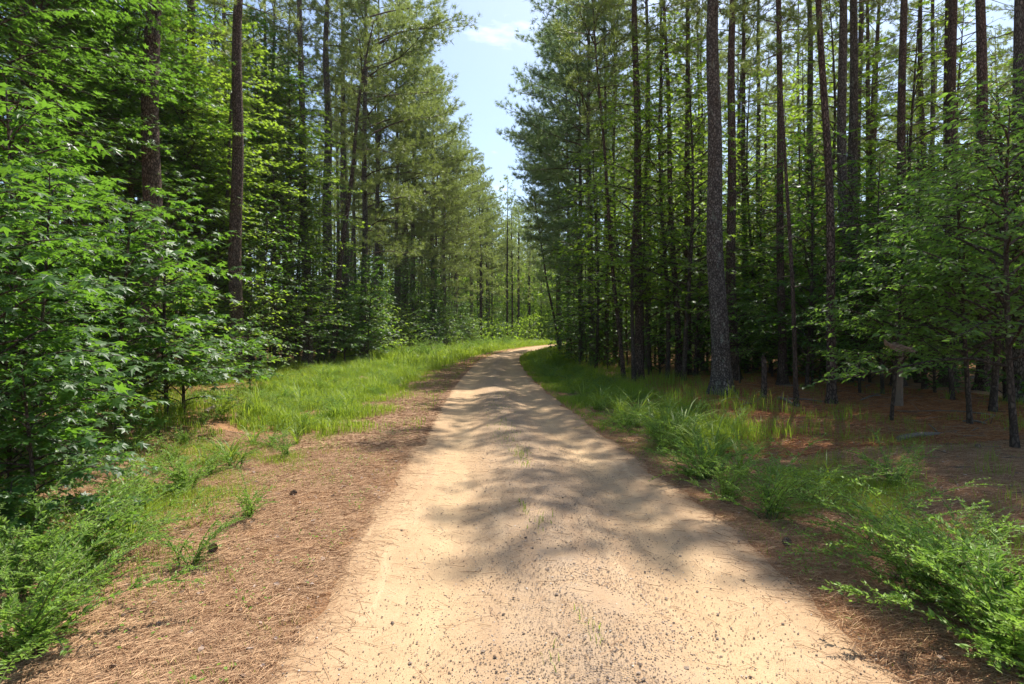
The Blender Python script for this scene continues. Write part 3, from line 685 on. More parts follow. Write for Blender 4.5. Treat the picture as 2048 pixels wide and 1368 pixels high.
tree_b(575, 24, GUMH[1], 'tall gum tree spreading yellow green sprays right of the reddish trunk', 'gum tree', 2.4, 1.0, 'gum_tree')
tree_b(-40, 9.5, GUMT[0], 'gum tree mostly outside the left border', 'gum tree', 3.4, 1.0, 'gum_tree')
tree_b(1405, 23.5, AIRY[1], 'tall gum tree filling the gap left of the stout scaly pine', 'gum tree', 3.4, 1.1, 'gum_tree')
tree_b(1610, 24, AIRY[0], 'tall gum tree with bright leaves above the crooked sapling', 'gum tree', .4, 1.15, 'gum_tree')
tree_b(1760, 21, AIRY[1], 'tall gum tree with bright leaves right of the twin trunks', 'gum tree', 1.4, 1.15, 'gum_tree')
tree_b(1930, 20, AIRY[0], 'tall gum tree behind the dark right-hand trunks', 'gum tree', 2.4, 1.1, 'gum_tree')
for i, (px, d, ki, s) in enumerate([(1310, 27, 0, .8), (1440, 30, 1, .9), (1510, 28, 0, .8), (1590, 31, 1, .9), (1670, 29, 0, .9), (1215, 33, 0, .7), (1270, 36, 1, .7), (1850, 27, 0, .9), (1980, 24, 1, .8), (1740, 33, 1, .9)]):
    AUTO.append((None, 'light green gum tree', wx(px, d), d)); tree_b(px, d, GUMY[ki], None, 'gum tree', i * 1.3, s, 'gum_tree', 'young gum trees between the right-hand pines')
tree_b(95, 20, GUMT[1], 'dim gum tree behind the two upper left corner trees', 'gum tree', 1.0, 1.2, 'gum_tree')
tree_b(265, 22, GUMT[0], 'deep green gum tree behind the thick dark trunk', 'gum tree', 2.0, 1.2, 'gum_tree')
tree_b(485, 27, GUMY[1], 'light green gum tree far behind the reddish trunk', 'gum tree', 2.9, 1.2, 'gum_tree')
for i, (px, d, ki, s) in enumerate([(640, 34, 0, .8), (590, 33, 1, .8), (700, 38, 0, .75), (745, 44, 1, .7), (790, 48, 0, .6), (840, 54, 0, .6), (540, 29, 0, .6), (460, 25, 0, .7), (400, 27, 1, .9), (345, 25, 0, .9), (770, 37, 0, .5), (860, 62, 1, .6), (900, 74, 0, .7)]):
    AUTO.append((None, 'light green gum tree', wx(px, d), d)); tree_b(px, d, GUMY[ki], None, 'gum tree', i * 1.1, s, 'gum_tree', 'young gum trees at the left wood edge')
tree_b(735, 29, GUMS[1], 'low gum sapling right of the slender leaning trunk', 'sapling', 1.2, 1.0, 'gum_sapling', g_l)
tree_b(690, 27, GUMS[2], 'gum sapling at the foot of the slender leaning trunk', 'sapling', 2.2, 1.1, 'gum_sapling', g_l)
tree_b(1395, 27, AIRY[0], 'gum tree behind the stout scaly pine', 'gum tree', .6, 1.0, 'gum_tree')
tree_b(1560, 25, AIRY[1], 'gum tree in the shade between the scaly and the twin trunks', 'gum tree', .9, 1.1, 'gum_tree')
tree_b(1650, 21, AIRY[0], 'gum tree with sunlit top beside the twin trunks', 'gum tree', 4.9, 1.2, 'gum_tree')
g_r = 'oval leaved understorey trees on the right'
for px, d, ki, lab, s in [(2030, 7.6, 1, 'oval leaved tree with large bright leaves at the right border', 1.0), (1985, 10.8, 2, 'oval leaved tree with layered sprays left of the border trunk', .95),
                          (1905, 12.5, 1, 'layered oval leaved tree below the dark right-hand trunk', 1.15), (1782, 9.9, 0, 'small forked dark sapling holding a slab of bark', .92),
                          (1850, 15, 2, 'leafy understorey tree behind the forked sapling', 1.0), (1720, 14.5, 0, 'low layered sapling before the twin trunks', 1.0),
                          (1940, 9.2, 0, 'low spreading sapling with leaves over the straw floor', 1.15), (1640, 17.5, 1, 'pale leaved sapling left of the twin trunks', .9), (1540, 21, 1, 'understorey sapling behind the broken stub', 1.0),
                          (1375, 23, 0, 'dark leaved bush left of the stout scaly pine', 1.0), (1480, 16.5, 0, 'small sapling right of the stout scaly pine', .8), (2090, 11.5, 2, 'oval leaved tree partly outside the right border', 1.1),
                          (1820, 19, 2, 'tall understorey tree deep behind the twin trunks', 1.2), (1755, 22, 2, 'understorey tree in the shade right of the twin trunks', 1.2)]:
    tree_b(px, d, OVL[ki], lab, 'sapling' if ki < 2 else 'tree', None, s, 'oval_leaved_sapling' if ki < 2 else 'oval_leaved_tree', g_r)
# understorey deeper in
pts = []
for _ in range(4000):
    if len(pts) >= 250: break
    y = random.uniform(14, 62); x = random.uniform(-1, 1) * (.92 * y + 2)
    l, r_ = edge_l(y) - x, x - edge_r(y)
    if l < -.6 and r_ < .3: continue
    if l <= 0 and r_ < 2.0 and y < 30: continue
    if l > 26 or r_ > 26: continue
    if spaced(x, y, pts, 1.7):
        pts.append((x, y)); side = 'left' if l > -.6 else 'right'
        ki = random.choice([0, 1, 1, 2, 3, 3] if side == 'left' else [0, 0, 1, 1, 2, 3])
        AUTO.append((None, ['broad leafy shrub', 'tall leafy shrub', 'low leafy shrub', 'pale green shrub'][ki], x, y)); place('understorey_shrub', FILL[ki], x, y, None, 'shrub',
              rz=random.random() * 6.28, scale=random.uniform(.75, 1.25), group='%s understorey shrubs %s of the road' % ('far' if y > 35 else 'mid', side))
for i, (px, d, ki, s) in enumerate([(1160, 27, 2, 1.0), (1215, 25, 2, .9), (1320, 22, 2, .9), (1395, 19.5, 2, .8), (1490, 20, 2, 1.0), (1545, 18.5, 2, .8), (1625, 16, 2, .9), (1690, 20, 0, .7), (1740, 17.5, 2, 1.0), (1870, 14, 2, .8), (1960, 16, 0, .7), (2010, 12.5, 2, .9), (1430, 23, 0, .8), (1590, 22, 0, .9), (1280, 29, 0, .8), (1660, 24, 3, .9)]):
    AUTO.append((None, ['broad leafy shrub', '', 'low leafy shrub', 'pale green shrub'][ki], wx(px, d), d)); place('understorey_shrub', FILL[ki], wx(px, d), d, None, 'shrub', rz=i * 1.9, scale=s, group='mid understorey shrubs right of the road')
# leafy edge of the woods
for y in np.arange(27, 64, 1.9):
    for sg in (-1, 1):
        if sg > 0 and random.random() < .45: continue
        x = (edge_l(y) - random.uniform(.2, 3)) if sg < 0 else edge_r(y) + random.uniform(1.2, 4.5)
        AUTO.append((None, 'leafy wood edge shrub', x, y)); place('edge_shrub', FILL[random.choice([1, 1, 3])], x, y, None, 'shrub', rz=y * 7, scale=random.uniform(.8, 1.35), group='leafy shrubs along the wood edge')
# shrubs closing the bend
for i, (px, d, s) in enumerate([(905, 60, 1.0), (940, 66, .9), (985, 72, 1.1), (1030, 88, .8), (1008, 80, .9), (1050, 95, .6), (960, 70, 1.0), (880, 50, .8), (925, 58, .8)]):
    AUTO.append((None, 'sunlit shrub on the grass', wx(px, d), d)); place('verge_shrub', FILL[1], wx(px, d), d, None, 'shrub', rz=i * 1.3, scale=s, group='sunlit shrubs along the bend')
# vine column round the vine-clad pine
r = np.random.default_rng(9); g = G(); m = 2600; a = r.random(m) * 6.28; zz = r.random(m) * 8.5; q = .2 + .35 * r.random(m) * (1 + .8 * np.sin(zz * 1.3)) 
P = np.column_stack([q * np.cos(a), q * np.sin(a), zz]); leaves(g, P, np.column_stack([np.cos(a), np.sin(a), -.6 * np.ones(m)]), np.column_stack([np.cos(a), np.sin(a), .8 * np.ones(m)]), r.uniform(.12, .24, m), DIAM, r)
tag(obj('climbing_vine', g.mesh('climbing_vine', [M['vine']]), None, (wx(866, 46), 46, hz(wx(866, 46), 46))), 'leafy vine climbing the far left verge pine', 'vine')
# crooked bare stem at left
g = G(); P = np.array([(0, 0, 0), (.05, 0, 1.4), (.28, .05, 2.6), (.30, 0, 3.8), (.5, .1, 5.0), (.8, 0, 6.4), (.75, .1, 8), (.9, 0, 9.5)]); tt = np.linspace(0, 7, 50)
P = np.column_stack([np.interp(tt, range(8), P[:, k_]) for k_ in range(3)]); tube(g, P, np.linspace(.10, .04, 50), 9, .05, 3)
d = 19; root = place('crooked_tree', [('trunk', g.mesh('crooked_trunk', [M['bark_smooth']], True)), ('crown', GUMY[0][1][1])], wx(410, d), d, 'crooked slender tree just left of the reddish roadside trunk', 'tree')

# ------------------------------------------------------------------ low plants
def plume(seed, n, L, up):
    r = np.random.default_rng(seed); gs, gl = G(), G(); LP, LD, LN, LS = [], [], [], []
    for i in range(n):
        a = r.random() * 6.28; el = R(r.uniform(up - 25, up + 20)); l = L * r.uniform(.55, 1.1); ns = 9; p = np.array([r.normal() * .04, r.normal() * .04, 0]); pts = [p]
        for s_ in range(ns):
            p = p + np.array([math.cos(a) * math.cos(el), math.sin(a) * math.cos(el), math.sin(el)]) * l / ns; pts.append(p); el -= R(r.uniform(3, 10)); a += r.normal() * .08
        pts = np.array(pts); rr = np.linspace(.004, .0015, ns + 1); sticks(gs, pts[:-1], pts[1:], rr[:-1], rr[1:], 3)
        def leafline(pts_, m, t0, sz):
            nn = len(pts_) - 1; t = t0 + (1 - t0) * r.random(m); k_ = np.minimum((t * nn).astype(int), nn - 1); b = pts_[k_] + (pts_[k_ + 1] - pts_[k_]) * (t * nn - k_)[:, None]
            td = norm(pts_[k_ + 1] - pts_[k_]); sd_ = norm(np.cross(td, [0, 0, 1.])); sg = np.where(r.random(m) < .5, 1, -1)[:, None]
            LP.append(b); LD.append(td * .55 + sd_ * sg * r.uniform(.4, 1, (m, 1)) + np.array([0, 0, 1]) * r.uniform(-.2, .7, (m, 1))); LN.append(r.normal(size=(m, 3)) * .5 + [0, 0, 1]); LS.append(sz * r.uniform(.6, 1.2, m) * (1.15 - .5 * t))
        leafline(pts, int(85 * l / L), .12, .038)
        for q in range(int(9 * l / L)):
            k_ = r.integers(1, ns - 1); b = pts[k_]; td = pts[k_ + 1] - pts[k_]; ha = math.atan2(td[1], td[0]) + (-1) ** q * R(r.uniform(25, 60)); e2 = R(r.uniform(5, 50)); bl = l * r.uniform(.12, .3)
            bp = np.array([b, b + np.array([math.cos(ha) * math.cos(e2), math.sin(ha) * math.cos(e2), math.sin(e2)]) * bl * .5, b + np.array([math.cos(ha), math.sin(ha), math.sin(e2) * .8]) * bl])
            sticks(gs, bp[:-1], bp[1:], .0018, .001, 3); leafline(bp, int(20), .05, .026)
    LS = np.concatenate(LS); leaves(gl, np.concatenate(LP), np.concatenate(LD), np.concatenate(LN), LS, (DIAM[0] * [1, .62, 1], DIAM[1]), r)
    return [('stem', gs.mesh('plume_stems', [M['stem']])), ('foliage', gl.mesh('plume_foliage', [M['plume']]))]
PLU = [plume(500 + i, [20, 16, 26, 11][i], [.85, 1.05, .6, .7][i], [60, 50, 62, 74][i]) for i in range(4)]
def tuft(seed, n, L, wd):
    r = np.random.default_rng(seed); g = G()
    a = r.random(n) * 6.28; el = np.radians(r.uniform(52, 88, n)); l = L * r.uniform(.5, 1.1, n); b = np.column_stack([r.normal(size=n) * .03, r.normal(size=n) * .03, np.zeros(n)])
    ns = 6; V = []; sdv = np.column_stack([-np.sin(a), np.cos(a), np.zeros(n)]); p = b
    for s_ in range(ns + 1):
        wv = wd * (1 - (s_ / ns) ** 2) * .5 + .0006; V += [p - sdv * wv, p + sdv * wv]
        p = p + np.column_stack([np.cos(a) * np.cos(el), np.sin(a) * np.cos(el), np.sin(el)]) * (l / ns)[:, None]; el = el - np.radians(r.uniform(6, 26, n))
    V = np.stack(V, 1); k_ = np.arange(ns) * 2; q = np.stack([k_, k_ + 1, k_ + 3, k_ + 2], 1)
    F_ = (q[None] + (np.arange(n) * 2 * (ns + 1))[:, None, None]).reshape(-1, 4); g.add(V.reshape(-1, 3), F_, np.repeat(r.random(n) * .9, 2 * (ns + 1)))
    return g.mesh('grass_tuft', [M['grass']], True)
TUF = [tuft(520, 26, .75, .016), tuft(521, 18, .55, .013), tuft(522, 34, .9, .018), tuft(523, 22, .34, .006)]
# feathery plants, hand placed (photo pixel base, distance)
PL = [(1540, 1035, 0, 1.0, 'big bright feathery bush nearest the right road edge'), (1640, 1000, 1, .9, 'feathery plant reaching pale tips behind the big bright bush'), (1840, 1190, 0, 1.05, 'feathery bush with long arching wands low in the right corner'),
      (1960, 1240, 2, 1.2, 'dense feathery mound at the lower right border'), (1930, 1130, 1, .9, 'feathery plant above the dense mound at the right border'), (1745, 1085, 1, .85, 'feathery plant between the two big right-hand bushes'),
      (1400, 960, 2, 1.1, 'feathery mound left of the big bright bush'), (1450, 1000, 0, .8, 'small feathery bush touching the big bright one'), (1330, 900, 0, .9, 'feathery bush beside the tall grass on the right'), (1250, 860, 1, .9, 'feathery plant on the right verge where the road narrows'),
      (2040, 1330, 2, 1.3, 'feathery mound cut off by the lower right corner'), (1380, 905, 1, .9, 'feathery plant behind the tall grass on the right'),
      (40, 1180, 0, 1.15, 'tall feathery bush cut off by the left border'), (130, 1120, 2, 1.35, 'dense feathery mound in the lower left thicket'), (30, 1010, 1, .9, 'feathery plant with upright wands under the low gum leaves'), (220, 1075, 1, 1.0, 'feathery plant spreading right from the left thicket'),
      (60, 1290, 2, 1.2, 'feathery mound just above the lower left corner'), (290, 1000, 0, .8, 'feathery bush in front of the shaded straw bank'), (370, 960, 2, 1.0, 'low feathery mound in the middle of the left bank'), (470, 915, 3, .9, 'thin feathery plant at the upper end of the left bank'),
      (500, 1030, 3, .7, 'single upright feathery seedling in the straw'), (378, 1130, 3, .75, 'upright feathery seedling throwing a thin shadow on the straw'), (570, 905, 3, .7, 'upright seedling near the left road shoulder'), (170, 1185, 1, .8, 'feathery plant at the edge of the lower left straw')]
for i, (px, py, ki, s, lab) in enumerate(PL):
    d = dist(py + 0); place('feathery_bush', PLU[ki], wx(px, d), d, lab, 'feathery plant', rz=i * 1.7, scale=s * (1.1 if ki < 3 else 1), group='feathery plants along the road')
pts = []; 
for _ in range(3000):
    if len(pts) >= 185: break
    y = random.uniform(5.5, 34); left = random.random() < .62
    if left: x = float(xL(y)) - random.uniform(2.2 if y < 9 else 1.6, 4.2 if y < 10 else 5.5)
    else: x = float(xR(y)) + random.uniform(.55, 2.5)
    if in_view(x, y) and spaced(x, y, pts, .55):
        pts.append((x, y)); side = 'left' if left else 'right'
        AUTO.append((None, '%s verge feathery plant' % side, x, y)); place('feathery_bush', random.choice(PLU), x, y, None, 'feathery plant', rz=random.random() * 6, scale=random.uniform(.5, .95), group='feathery plants scattered on the %s verge' % side)
# broad bladed grass tufts
TF = [(1345, 890, 2, 1.1, 'tallest broad bladed grass tuft on the right verge'), (1390, 905, 0, 1.0, 'broad bladed tuft right of the tallest one'), (1300, 865, 0, 1.1, 'arching grass tuft left of the tallest one'), (1240, 830, 2, .9, 'grass tuft on the right verge by the first roadside trunks'),
      (1650, 960, 1, 1.1, 'single broad grass blade cluster behind the bright feathery bush'), (2060, 1280, 0, 1.0, 'pale arching blades at the lower right border'), (460, 900, 0, .95, 'arching pale grass tuft on the left bank'), (405, 905, 1, .95, 'upright dark green grass clump on the left bank'),
      (265, 985, 0, .95, 'curling broad grass blades in the left shade'), (265, 1080, 2, .72, 'long curling grass blades over the left straw'), (190, 1100, 1, 1.0, 'bright grass blades in the left feathery mound'), (1900, 810, 1, 1.1, 'grass tuft on the straw floor under the right-hand trees'),
      (1200, 815, 2, 1.0, 'long bladed grass clump on the right verge nearest the bend'), (1275, 850, 2, 1.2, 'long bladed clump before the lichen spotted trunk'), (1420, 925, 2, 1.1, 'long bladed clump between the tallest tuft and the feathery mound'), (1325, 880, 0, 1.3, 'pale arching clump leaning against the tallest tuft'),
      (1365, 870, 2, 1.2, 'long bladed clump just behind the tallest tuft'), (1480, 950, 0, 1.1, 'arching grass clump behind the small feathery bush'), (1165, 795, 0, 1.1, 'bright grass clump where the right verge narrows'), (1230, 845, 1, 1.2, 'short bright grass clump at the right road shoulder'),
      (600, 800, 2, .9, 'bright grass clump on the left verge'), (680, 790, 0, 1.0, 'bright grass clump in the middle of the left verge')]
for i, (px, py, ki, s, lab) in enumerate(TF):
    d = dist(py); tag(obj('grass_tuft', TUF[ki], None, (wx(px, d), d, hz(wx(px, d), d) - .01), (0, 0, i * 2.1), s), lab, 'grass tuft', 'broad bladed grass tufts')
pts = []
for _ in range(3000):
    if len(pts) >= 90: break
    y = random.uniform(8, 40); left = random.random() < .55
    x = float(xL(y)) - random.uniform(1.2, 5) if left else float(xR(y)) + random.uniform(.5, 2.6)
    if in_view(x, y) and spaced(x, y, pts, .5):
        pts.append((x, y)); side = 'left' if left else 'right'
        AUTO.append((None, 'grass tuft on the %s verge' % side, x, y)); tag(obj('grass_tuft', random.choice(TUF[:3]), None, (x, y, hz(x, y) - .01), (0, 0, random.random() * 6), random.uniform(.6, 1.0)), None, 'grass tuft', 'tall grass tufts on the %s verge' % side)
# tall weeds at the far left verge (spiky plumes)
for i in range(34):
    y = random.uniform(32, 72); x = float(xL(y)) - random.uniform(2.6, 5.2)
    AUTO.append((None, 'tall weed spire', x, y)); place('tall_weed', PLU[3], x, y, None, 'weed', rz=i, scale=random.uniform(1.6, 2.6), group='tall weed spires on the far left verge')

def blades(name, P, hgt, wd, label, cat, mat='grass', lean=.45, rn=None):
    n = len(P); r = rng; a = r.random(n) * 6.28; sdv = np.column_stack([-np.sin(a), np.cos(a), np.zeros(n)]); f = np.column_stack([np.cos(a), np.sin(a), np.zeros(n)])
    h = hgt[:, None]; ln = (r.random((n, 1)) * lean + .1); w_ = wd[:, None] / 2
    m1 = P + f * h * ln * .35 + [0, 0, 1] * h * .6; tp = P + f * h * ln * 1.1 + [0, 0, 1] * h * (1 - .25 * ln)
    V = np.stack([P - sdv * w_, P + sdv * w_, m1 + sdv * w_ * .8, m1 - sdv * w_ * .8, tp], 1).reshape(-1, 3)
    b = np.arange(n) * 5; rr = np.repeat(r.random(n) if rn is None else rn, 5)
    g = G(); g.add(V, np.stack([b, b + 1, b + 2, b + 3], 1), rr); g.F.append(np.stack([b + 3, b + 2, b + 4], 1)); g.MI.append(np.zeros(n))
    return tag(obj(name, g.mesh(name, [M[mat]])), label, cat, kind='stuff')
def pnoise(x, y, s): return .5 + .25 * (np.sin(x * s + 1.7 * np.sin(y * s * .7)) + np.sin(y * s * 1.2 + 2.1 * np.sin(x * s * .6) + 1))
def scatter(n, y0, y1, side, o0, o1, pw=1.0):
    y = y0 + (y1 - y0) * rng.random(n) ** pw; o = o0 + (o1 - o0) * rng.random(n)
    x = xL(y) - o if side < 0 else xR(y) + o
    k_ = np.abs(x) < .93 * y + 1.2
    return x[k_], y[k_], o[k_]
def dens_l(y, o):
    s = np.interp(y, [2, 5, 8, 11, 16, 30, 60], [1.5, 1.15, .75, .85, 1.1, 1.1, .7])
    return sstep(s - .5, s + 1.1, o) * (1 - .75 * sstep(np.interp(y, [3, 9, 13, 17, 40], [2.6, 2.8, 3.0, 4.8, 5.6]), np.interp(y, [3, 9, 13, 17, 40], [3.4, 3.9, 4.2, 6.2, 8]), o))
def dens_r(y, o):
    return (.5 + .5 * sstep(.2, .9, o)) * sstep(2.6, 5.4, y) * (1 - .93 * sstep(1.7, 3.0, o))
for side, name, dn, lab in ((-1, 'verge_grass', dens_l, 'bright grass covering the left verge'), (1, 'roadside_grass', dens_r, 'green grass and weeds covering the right verge')):
    PX, HG, WD, RN = [], [], [], []
    for (n, y0, y1, h0, w0) in ((150000, 2.4, 9, .07, .004), (190000, 9, 26, .22, .010), (110000, 26, 85, .40, .03)):
        x, y, o = scatter(n, y0, y1, side, 0, 8 if side < 0 else 5)
        pn = pnoise(x, y, 1.9) * .6 + .4 * pnoise(x, y, 6.3)
        p = np.maximum(dn(y, o), np.where(o < (9 if side < 0 else 1.6), .24 if y1 < 12 else .12, 0) * sstep(.4, .7, pnoise(x, y, 4.1))) * sstep(.33, .60, pn)
        p = np.where(o < .25, p * .5 + .05, p)
        keep = rng.random(len(x)) < p
        x, y, o, pn = x[keep], y[keep], o[keep], pn[keep]
        hh = h0 * rng.uniform(.4, 1.3, len(x)) * (.5 + .9 * sstep(.3, 2.2, o)) * (.35 + 1.1 * pnoise(x, y, 2.7)) * (.6 + .7 * pn)
        PX.append(np.column_stack([x, y, H(x, y) - .003])); HG.append(hh); WD.append(w0 * rng.uniform(.6, 1.3, len(x))); RN.append(np.clip(rng.random(len(x)) * .65 + .28 * pn, 0, .93) + .07 * (rng.random(len(x)) < .14))
    PX = np.concatenate(PX); print(name, len(PX))
    blades(name, PX, np.concatenate(HG), np.concatenate(WD), lab, 'grass', rn=np.concatenate(RN))
# small leafed weeds at the verges and sparse seedlings on the woodland floor
x1, y1, o1 = scatter(30000, 2.5, 16, 1, .0, 2.2); x2, y2, o2 = scatter(20000, 2.5, 18, -1, .1, 4)
x = np.concatenate([x1, x2]); y = np.concatenate([y1, y2]); pn = pnoise(x, y, 3.1) * pnoise(x, y, 8.7); kp = rng.random(len(x)) < sstep(.18, .5, pn); x, y = x[kp], y[kp]
n = len(x); P = np.column_stack([x, y, H(x, y) + rng.uniform(.01, .09, n)]); g = G()
leaves(g, P, rng.normal(size=(n, 3)) * [1, 1, .3], rng.normal(size=(n, 3)) * .4 + [0, 0, 1], rng.uniform(.012, .03, n), DIAM)
tag(obj('low_weeds', g.mesh('low_weeds', [M['plume']])), 'tiny leaved weeds creeping over both road shoulders', 'weeds', kind='stuff')
# sparse wispy floor growth in the woods (right and left)
xs_, ys_ = [], []
for c in range(300):
    y = random.uniform(4, 24); rside = random.random() < .72
    x = float(xR(y)) + random.uniform(1.8, 10) if rside else float(xL(y)) - random.uniform(3.8, 8)
    m = random.randint(14, 46); s = random.uniform(.05, .16); xs_.append(x + rng.normal(size=m) * s); ys_.append(y + rng.normal(size=m) * s)
x = np.concatenate(xs_); y = np.concatenate(ys_); n = len(x)
blades('wispy_floor_grass', np.column_stack([x, y, H(x, y) - .003]), rng.uniform(.1, .26, n), rng.uniform(.003, .006, n), 'wispy pale grass sprouting from the straw floor', 'grass', mat='grass', lean=.8)
# grass on the crown of the road
xs_, ys_ = [], []
for (px, py, m, s) in [(1000, 850, 60, .14), (1010, 880, 70, .10), (1040, 915, 90, .07), (1048, 1025, 30, .03), (1078, 1060, 25, .05), (1005, 790, 60, .2), (1050, 935, 30, .05), (1190, 1290, 12, .02), (1165, 1250, 8, .02), (1105, 1345, 8, .02), (990, 820, 60, .2), (1000, 760, 60, .3)]:
    d = dist(py); xs_.append(wx(px, d) + rng.normal(size=m) * s); ys_.append(d + rng.normal(size=m) * s * 3.0)
x = np.concatenate(xs_); y = np.concatenate(ys_); n = len(x)
blades('road_crown_grass', np.column_stack([x, y, H(x, y) + .008]), rng.uniform(.03, .08, n), rng.uniform(.003, .006, n), 'thin grass sprouting along the crown of the road', 'grass', lean=.9)
# fallen needles
def litter(n, xf, yf, name, lab, ln=(.08, .19), wd=.0022, mat='straw', zoff=.004):
    x, y = xf, yf; m = len(x); a = rng.random(m) * 3.14; a = np.where(rng.random(m) < .12, .5 + rng.normal(size=m) * .3, a); l = rng.uniform(*ln, m)
    t = rng.normal(size=m) * .07; dx, dy = np.cos(a) * l / 2, np.sin(a) * l / 2
    P0 = np.column_stack([x - dx, y - dy, H(x - dx, y - dy) + zoff + np.abs(t) * l]); P1 = np.column_stack([x + dx, y + dy, H(x + dx, y + dy) + zoff + rng.random(m) * .012])
    g = G(); sticks(g, P0, P1, wd / 2 * rng.uniform(.7, 1.4, m), wd / 3, 3); return tag(obj(name, g.mesh(name, [M[mat]])), lab, 'pine straw', kind='stuff')
xa, ya, oa = scatter(190000, 2.3, 9.5, -1, -.3, 4.6, 1.5); kp = rng.random(len(xa)) < np.where(oa < 0.0, .10 + .5 * np.exp(oa * 22), np.where(oa < .1, .85, 1)); kp &= rng.random(len(xa)) < .55 + .45 * sstep(.3, .6, pnoise(xa, ya, 5.3)); xa, ya = xa[kp], ya[kp]
xb, yb, ob = scatter(120000, 2.3, 11, 1, -.35, 6, 1.4); kp = rng.random(len(xb)) < np.where(ob < 0, .08 + .6 * np.exp(ob * 18), np.where(ob < .1, .85, 1)); xb, yb = xb[kp], yb[kp]
litter(0, np.concatenate([xa, xb]), np.concatenate([ya, yb]), 'pine_straw', 'reddish fallen pine needles carpeting both road shoulders')
xd, yd, od = scatter(60000, 8, 20, 1, 1.5, 10, 1.3); litter(0, xd, yd, 'woodland_straw', 'rusty pine needles covering the floor of the right woods', (.12, .24), .006, 'straw_red')
xd, yd, od = scatter(60000, 8, 26, -1, -.12, 1.7, 1.3); litter(0, xd, yd, 'shoulder_straw', 'dry pine needles along the left road shoulder farther up', (.1, .22), .005)
yc = rng.uniform(2.3, 9, 900); xc = xL(yc) + (xR(yc) - xL(yc)) * rng.random(900)
litter(0, xc, yc, 'needles_on_road', 'scattered brown pine needles lying on the sandy road', (.05, .16), .0024, 'straw', .014)
# pebbles
OCT = (np.array([(1, 0, 0), (-1, 0, 0), (0, 1, 0), (0, -1, 0), (0, 0, 1), (0, 0, -.6), (.65, .65, .5), (-.6, .6, .55), (-.6, -.62, .5), (.6, -.6, .5)], float),
       np.array([(4, 0, 6), (4, 6, 2), (0, 2, 6), (4, 2, 7), (4, 7, 1), (2, 1, 7), (4, 1, 8), (4, 8, 3), (1, 3, 8), (4, 3, 9), (4, 9, 0), (3, 0, 9)]))
def pebbles(n, smin, smax, y0, y1, name, mat, lab, cent=.5, pw=3):
    y = y0 + (y1 - y0) * rng.random(n) ** 1.6; u_ = np.clip(np.where(rng.random(n) < cent, rng.normal(size=n) * .28 + .05, rng.uniform(-1, 1, n)), -1.02, 1.02)
    x = (xL(y) + xR(y)) / 2 + (xR(y) - xL(y)) / 2 * u_; s = smin + (smax - smin) * rng.random(n) ** pw
    tv, tf = OCT; a = rng.random(n) * 6.28; c, s_ = np.cos(a)[:, None], np.sin(a)[:, None]; sx, sy = rng.uniform(.6, 1.2, (n, 1)), rng.uniform(.6, 1.2, (n, 1))
    jit = 1 + rng.normal(size=(n, len(tv), 3)) * .13; v = tv[None] * jit; vx, vy, vz = v[..., 0] * sx, v[..., 1] * sy, v[..., 2] * .65
    V = np.stack([x[:, None] + s[:, None] * (vx * c - vy * s_), y[:, None] + s[:, None] * (vx * s_ + vy * c), (H(x, y) + .012)[:, None] + s[:, None] * (vz + .25)], -1)
    g = G(); F_ = (tf[None] + (np.arange(n) * len(tv))[:, None, None]).reshape(-1, 3); g.add(V.reshape(-1, 3), F_, np.repeat(rng.random(n), len(tv)))
    tag(obj(name, g.mesh(name, [M[mat]], False)), lab, 'gravel', kind='stuff')
pebbles(85000, .0013, .0058, 2.3, 15, 'road_gravel', 'pebble', 'dark fine gravel strewn over the sandy road', .65)
pebbles(1400, .004, .013, 2.4, 9, 'coarse_gravel', 'pebble', 'coarser dark stones scattered along the middle of the sandy road', .7, 5)
pebbles(2500, .002, .007, 2.3, 10, 'pale_gravel', 'pale_pebble', 'pale stone chips strewn over the sandy road')
# dead leaves
m = 1500; x, y, o = scatter(m, 2.4, 10, -1, 0, 5); x2, y2, o2 = scatter(1400, 2.6, 14, 1, .2, 8); x = np.concatenate([x, x2]); y = np.concatenate([y, y2]); n = len(x); g = G()
leaves(g, np.column_stack([x, y, H(x, y) + .016]), rng.normal(size=(n, 3)) * [1, 1, .15], rng.normal(size=(n, 3)) * .3 + [0, 0, 1], rng.uniform(.02, .055, n), OVAL)
tag(obj('dead_leaves', g.mesh('dead_leaves', [M['deadleaf']])), 'dry curled leaves lying on the straw', 'dead leaves', kind='stuff')
xs_, ys_ = scatter(1100, 4, 22, 1, 1.4, 11)[:2]; xt, yt = scatter(500, 4, 18, -1, 2, 9)[:2]
litter(0, np.concatenate([xs_, xt]), np.concatenate([ys_, yt]), 'fallen_twigs', 'small grey fallen twigs littering the woodland floor', (.1, .45), .008, 'deadwood', .01)

